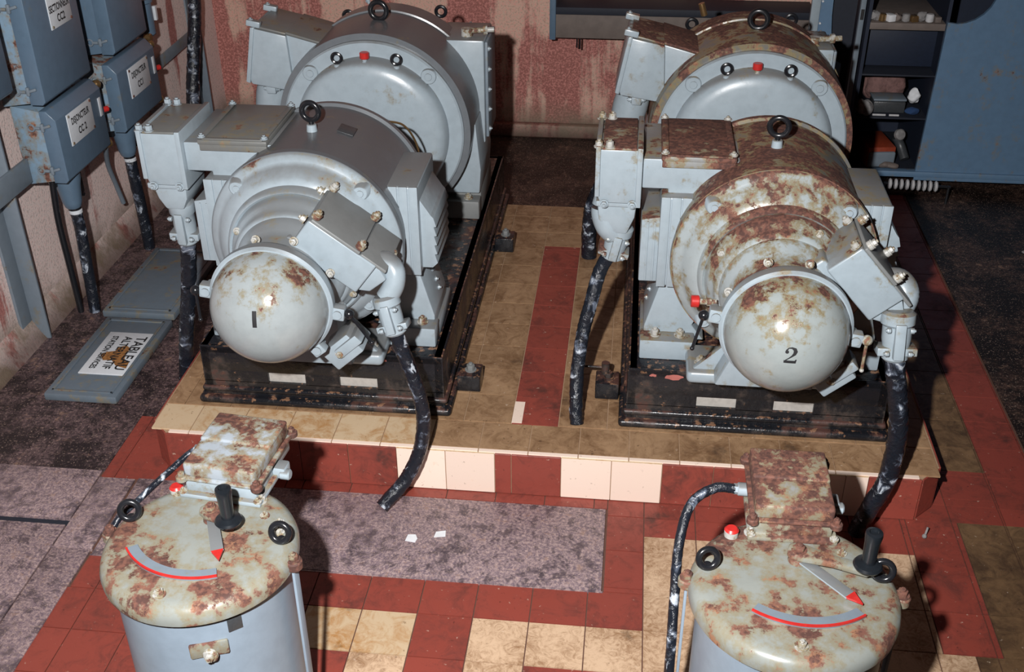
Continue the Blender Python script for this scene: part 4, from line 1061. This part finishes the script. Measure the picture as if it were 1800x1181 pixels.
# ------------------------------------------------------------------ cabinet on the right
CY = 2.43
t = thing('cabinet', 'large blue steel cabinet on the right with an open shelf bay', 'cabinet', (1.9, CY, 0))
b = MB()
pts = [(1.498, .10), (2.9, .10), (2.9, 1.9), (1.80, 1.9)]
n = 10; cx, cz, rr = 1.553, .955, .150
shadow_arc = [(cx+rr*math.cos(a), cz+rr*math.sin(a)) for a in [math.radians(60-i*15) for i in range(0, 12)] if True]  # round bite in the panel shape stands for a dark cast shadow
poly = [(1.498, .105), (2.9, .105), (2.9, 1.9), (1.62, 1.9)]+[(x_, z_) for x_, z_ in shadow_arc if x_ > 1.498][:]
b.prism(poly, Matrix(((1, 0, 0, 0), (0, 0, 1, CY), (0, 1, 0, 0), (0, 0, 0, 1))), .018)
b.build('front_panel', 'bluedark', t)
b = MB(); b.bb(1.16, 2.9, CY-.012, CY+.03, .085, .112, .003); b.bb(1.495, 2.9, CY-.008, CY+.002, .07, .09, .001); b.build('plinth_rail', 'bluedark', t)
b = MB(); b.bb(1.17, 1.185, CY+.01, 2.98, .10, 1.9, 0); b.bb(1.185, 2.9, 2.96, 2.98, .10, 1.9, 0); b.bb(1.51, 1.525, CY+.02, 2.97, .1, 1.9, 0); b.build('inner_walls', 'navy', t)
for zz in (.108, .363, .565, .80):
    b = MB(); b.bb(1.186, 1.51, CY+.02 if zz > .2 else CY+.03, 2.955, zz-.008, zz, .001)
    if zz == .80: b.bb(1.186, 1.51, CY+.012, CY+.02, zz-.03, zz, .001)
    b.build('shelf', 'void' if zz != .80 else 'wood', t)
b = MB(); b.bb(1.186, 1.51, CY+.12, CY+.13, .575, .77, .001); b.build('bin_front', 'navy', t)
# left leaf and bar
b = MB(); b.bb(1.128, 1.150, CY-.02, CY+.01, .10, 1.9, .002); b.build('door_post', 'steelpost', t)
b = MB(); b.bb(1.132, 1.146, CY-.024, CY-.019, .82, .865, .0); b.build('slot_plate', 'ink', t)
# left blue panel, edge curved to draw an arc of cast shadow
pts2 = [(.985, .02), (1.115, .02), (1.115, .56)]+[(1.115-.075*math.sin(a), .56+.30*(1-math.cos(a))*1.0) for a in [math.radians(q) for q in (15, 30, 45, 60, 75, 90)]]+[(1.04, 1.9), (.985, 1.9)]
t2 = thing('blue_panel', 'narrow blue steel panel standing left of the open shelf bay', 'panel', (1.0, 2.6, 0))
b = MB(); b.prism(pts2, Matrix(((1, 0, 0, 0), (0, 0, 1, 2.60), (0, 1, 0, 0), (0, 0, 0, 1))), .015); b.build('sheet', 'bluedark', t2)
b = MB(); b.bb(.945, .985, 2.59, 2.62, .02, 1.9, .003); b.build('edge_post', 'grey1clean', t2)
b = MB(); b.bb(1.0, 1.16, 2.66, 2.67, .02, 1.9, 0); b.build('shade_backing', 'void', t2)  # dark sheet that fills the shadow arc beside the curved edge
for k in range(5): MB().cyl((.992, 2.6, .55+.1*k), (.992, 2.588, .55+.1*k), .005, seg=8).build('screw', 'white', t2)
# shelf contents
def lump(name, c, d, mat, label, cat, amp=.012, fr=24, n=4):
    b = MB(); rnd = random.Random(hash(label) % 1000 if False else len(label)*7)
    for k in range(n):
        b.sphere((c[0]+d[0]*rnd.uniform(-.28, .28), c[1]+d[1]*rnd.uniform(-.25, .25), c[2]+d[2]*.5), 1, (d[0]*.36, d[1]*.4, d[2]*.5), 28)
    b.crumple(amp, fr)
    zmin = min(v.co.z for v in b.bm.verts); bmesh.ops.translate(b.bm, vec=(0, 0, c[2]-zmin), verts=b.bm.verts)
    return tag(b.build(name, mat), label, cat)
lump('rag', (1.225, 2.485, .364), (.07, .06, .07), 'rag', 'grey dirty rag at the left front of the middle shelf', 'rag')
lump('rag', (1.345, 2.70, .364), (.17, .10, .14), 'ragpink', 'brownish pink rags piled at the back of the middle shelf', 'rag', n=6)
lump('paper_wad', (1.455, 2.56, .395), (.07, .05, .065), 'whitepaper', 'crumpled whitish paper wad at the right of the middle shelf', 'paper', .018, 30)
lump('cloth', (1.450, 2.49, .364), (.075, .04, .035), 'bluecloth', 'dark blue cloth under the whitish paper wad', 'cloth')
b = MB(); b.box((1.345, 2.56, .4245), (.15, .10, .010), (0, 0, .03), .003); tag(b.build('folder', 'steelpost'), 'flat grey folder lying on the rags on the middle shelf', 'folder')
b = MB(); b.box((1.345, 2.555, .3915), (.145, .10, .054), None, .006); tag(b.build('carton', 'plate'), 'dark carton under the grey folder on the middle shelf', 'box')
for k, (xa, xb) in enumerate(((1.265, 1.325), (1.34, 1.385))):
    b = MB(); b.cyl((xa, 2.462, .370), (xb, 2.462, .370), .005, seg=10, ch=.001); tag(b.build('white_tube', 'cream'), ['longer left white tube at the front edge of the middle shelf', 'shorter right white tube at the front edge of the middle shelf'][k], 'tube')
t = thing('orange_box', 'orange box with a grey end on the lowest shelf', 'box', (1.27, 2.56, .108))
b = MB(); b.box((1.325, 2.58, .158), (.13, .22, .10), (0, 0, .15), .006); b.build('body', 'orange', t)
b = MB(); b.box((1.343, 2.468, .150), (.125, .022, .075), (0, 0, .15), .010, 3); b.build('end_cap', 'steelpost', t)
lump('rag', (1.375, 2.452, .110), (.08, .04, .03), 'wood', 'small tan scrap in front of the orange box', 'rag')
t = thing('hand_lamp', 'dark hand tool with a round pale end standing beside the orange box', 'tool', (1.41, 2.6, .108))
b = MB(); b.tube([(1.465, 2.53, .13), (1.445, 2.57, .18), (1.42, 2.58, .22)], .022, 14, 6); b.build('body', 'plate', t)
b = MB(); b.cyl((1.425, 2.575, .235), (1.435, 2.55, .245), .026, seg=20, ch=.006); b.build('round_end', 'rag', t)
for k in range(9):
    rnd = random.Random(k)
    cols = ['rag', 'brass', 'whitepaper', 'wood', 'rag', 'brass', 'rag', 'cream', 'wood']
    b = MB(); xx = 1.205+k*.034; r_ = .016+.006*rnd.random()
    if k % 3 == 1: b.cyl((xx, 2.47, .801), (xx, 2.47, .801+r_*2), r_, seg=14, ch=.004)
    elif k % 3 == 0: b.sphere((xx, 2.475, .801+r_), r_, (1.15, 1, 1), 18); b.crumple(.008, 60)
    else: b.box((xx, 2.475, .801+r_*.7), (r_*2, r_*1.6, r_*1.4), (0, 0, k), .003)
    zmin = min(v.co.z for v in b.bm.verts); bmesh.ops.translate(b.bm, vec=(0, 0, .8005-zmin), verts=b.bm.verts)
    tag(b.build('small_part', cols[k]), 'small odd part in the row on the top visible shelf', 'part', 'odds and ends on the top shelf')
# insulator string
t = thing('insulator_string', 'row of small white ceramic rings lying under the cabinet edge', 'insulator', (1.47, 2.33, .085))
b = MB(); b.cyl((1.34, 2.335, .085), (1.64, 2.315, .085), .006, seg=10); b.cyl((1.345, 2.335, .0), (1.345, 2.335, .09), .006, seg=8); b.cyl((1.632, 2.316, .0), (1.632, 2.316, .09), .006, seg=8); b.build('rod', 'blackp', t)
for k in range(9):
    xx = 1.37+k*.0255; yy = 2.333-k*.0017
    MB().lathe([(.008, -.008), (.022, -.006), (.026, 0), (.022, .006), (.008, .008)], (xx, yy, .085), (1, -.06, 0), 18).build('ring', 'cream', t)
# bits on the right floor
for k, (x_, y_, lab) in enumerate(((1.86, 1.83, 'nearer pale crumb on the dark right floor'), (2.08, 1.86, 'pale crumb on the dark floor at the right edge'), (1.06, -.06, 'small screw lying upright on the red tile by the plinth corner'))):
    b = MB()
    if k < 2: b.sphere((x_, y_, .006), .012, (1.4, .8, .5), 12); b.crumple(.004, 80)
    else: b.cyl((x_, y_, .001), (x_+.008, y_+.012, .03), .003, seg=8); b.sphere((x_, y_, .006), .007, seg=12)
    zmin = min(v.co.z for v in b.bm.verts); bmesh.ops.translate(b.bm, vec=(0, 0, .0005-zmin), verts=b.bm.verts)
    tag(b.build('crumb' if k < 2 else 'screw', 'rag'), lab, 'debris' if k < 2 else 'screw')

for o in bpy.data.objects:
    if '_o' in o: del o['_o']
bpy.context.view_layer.update()
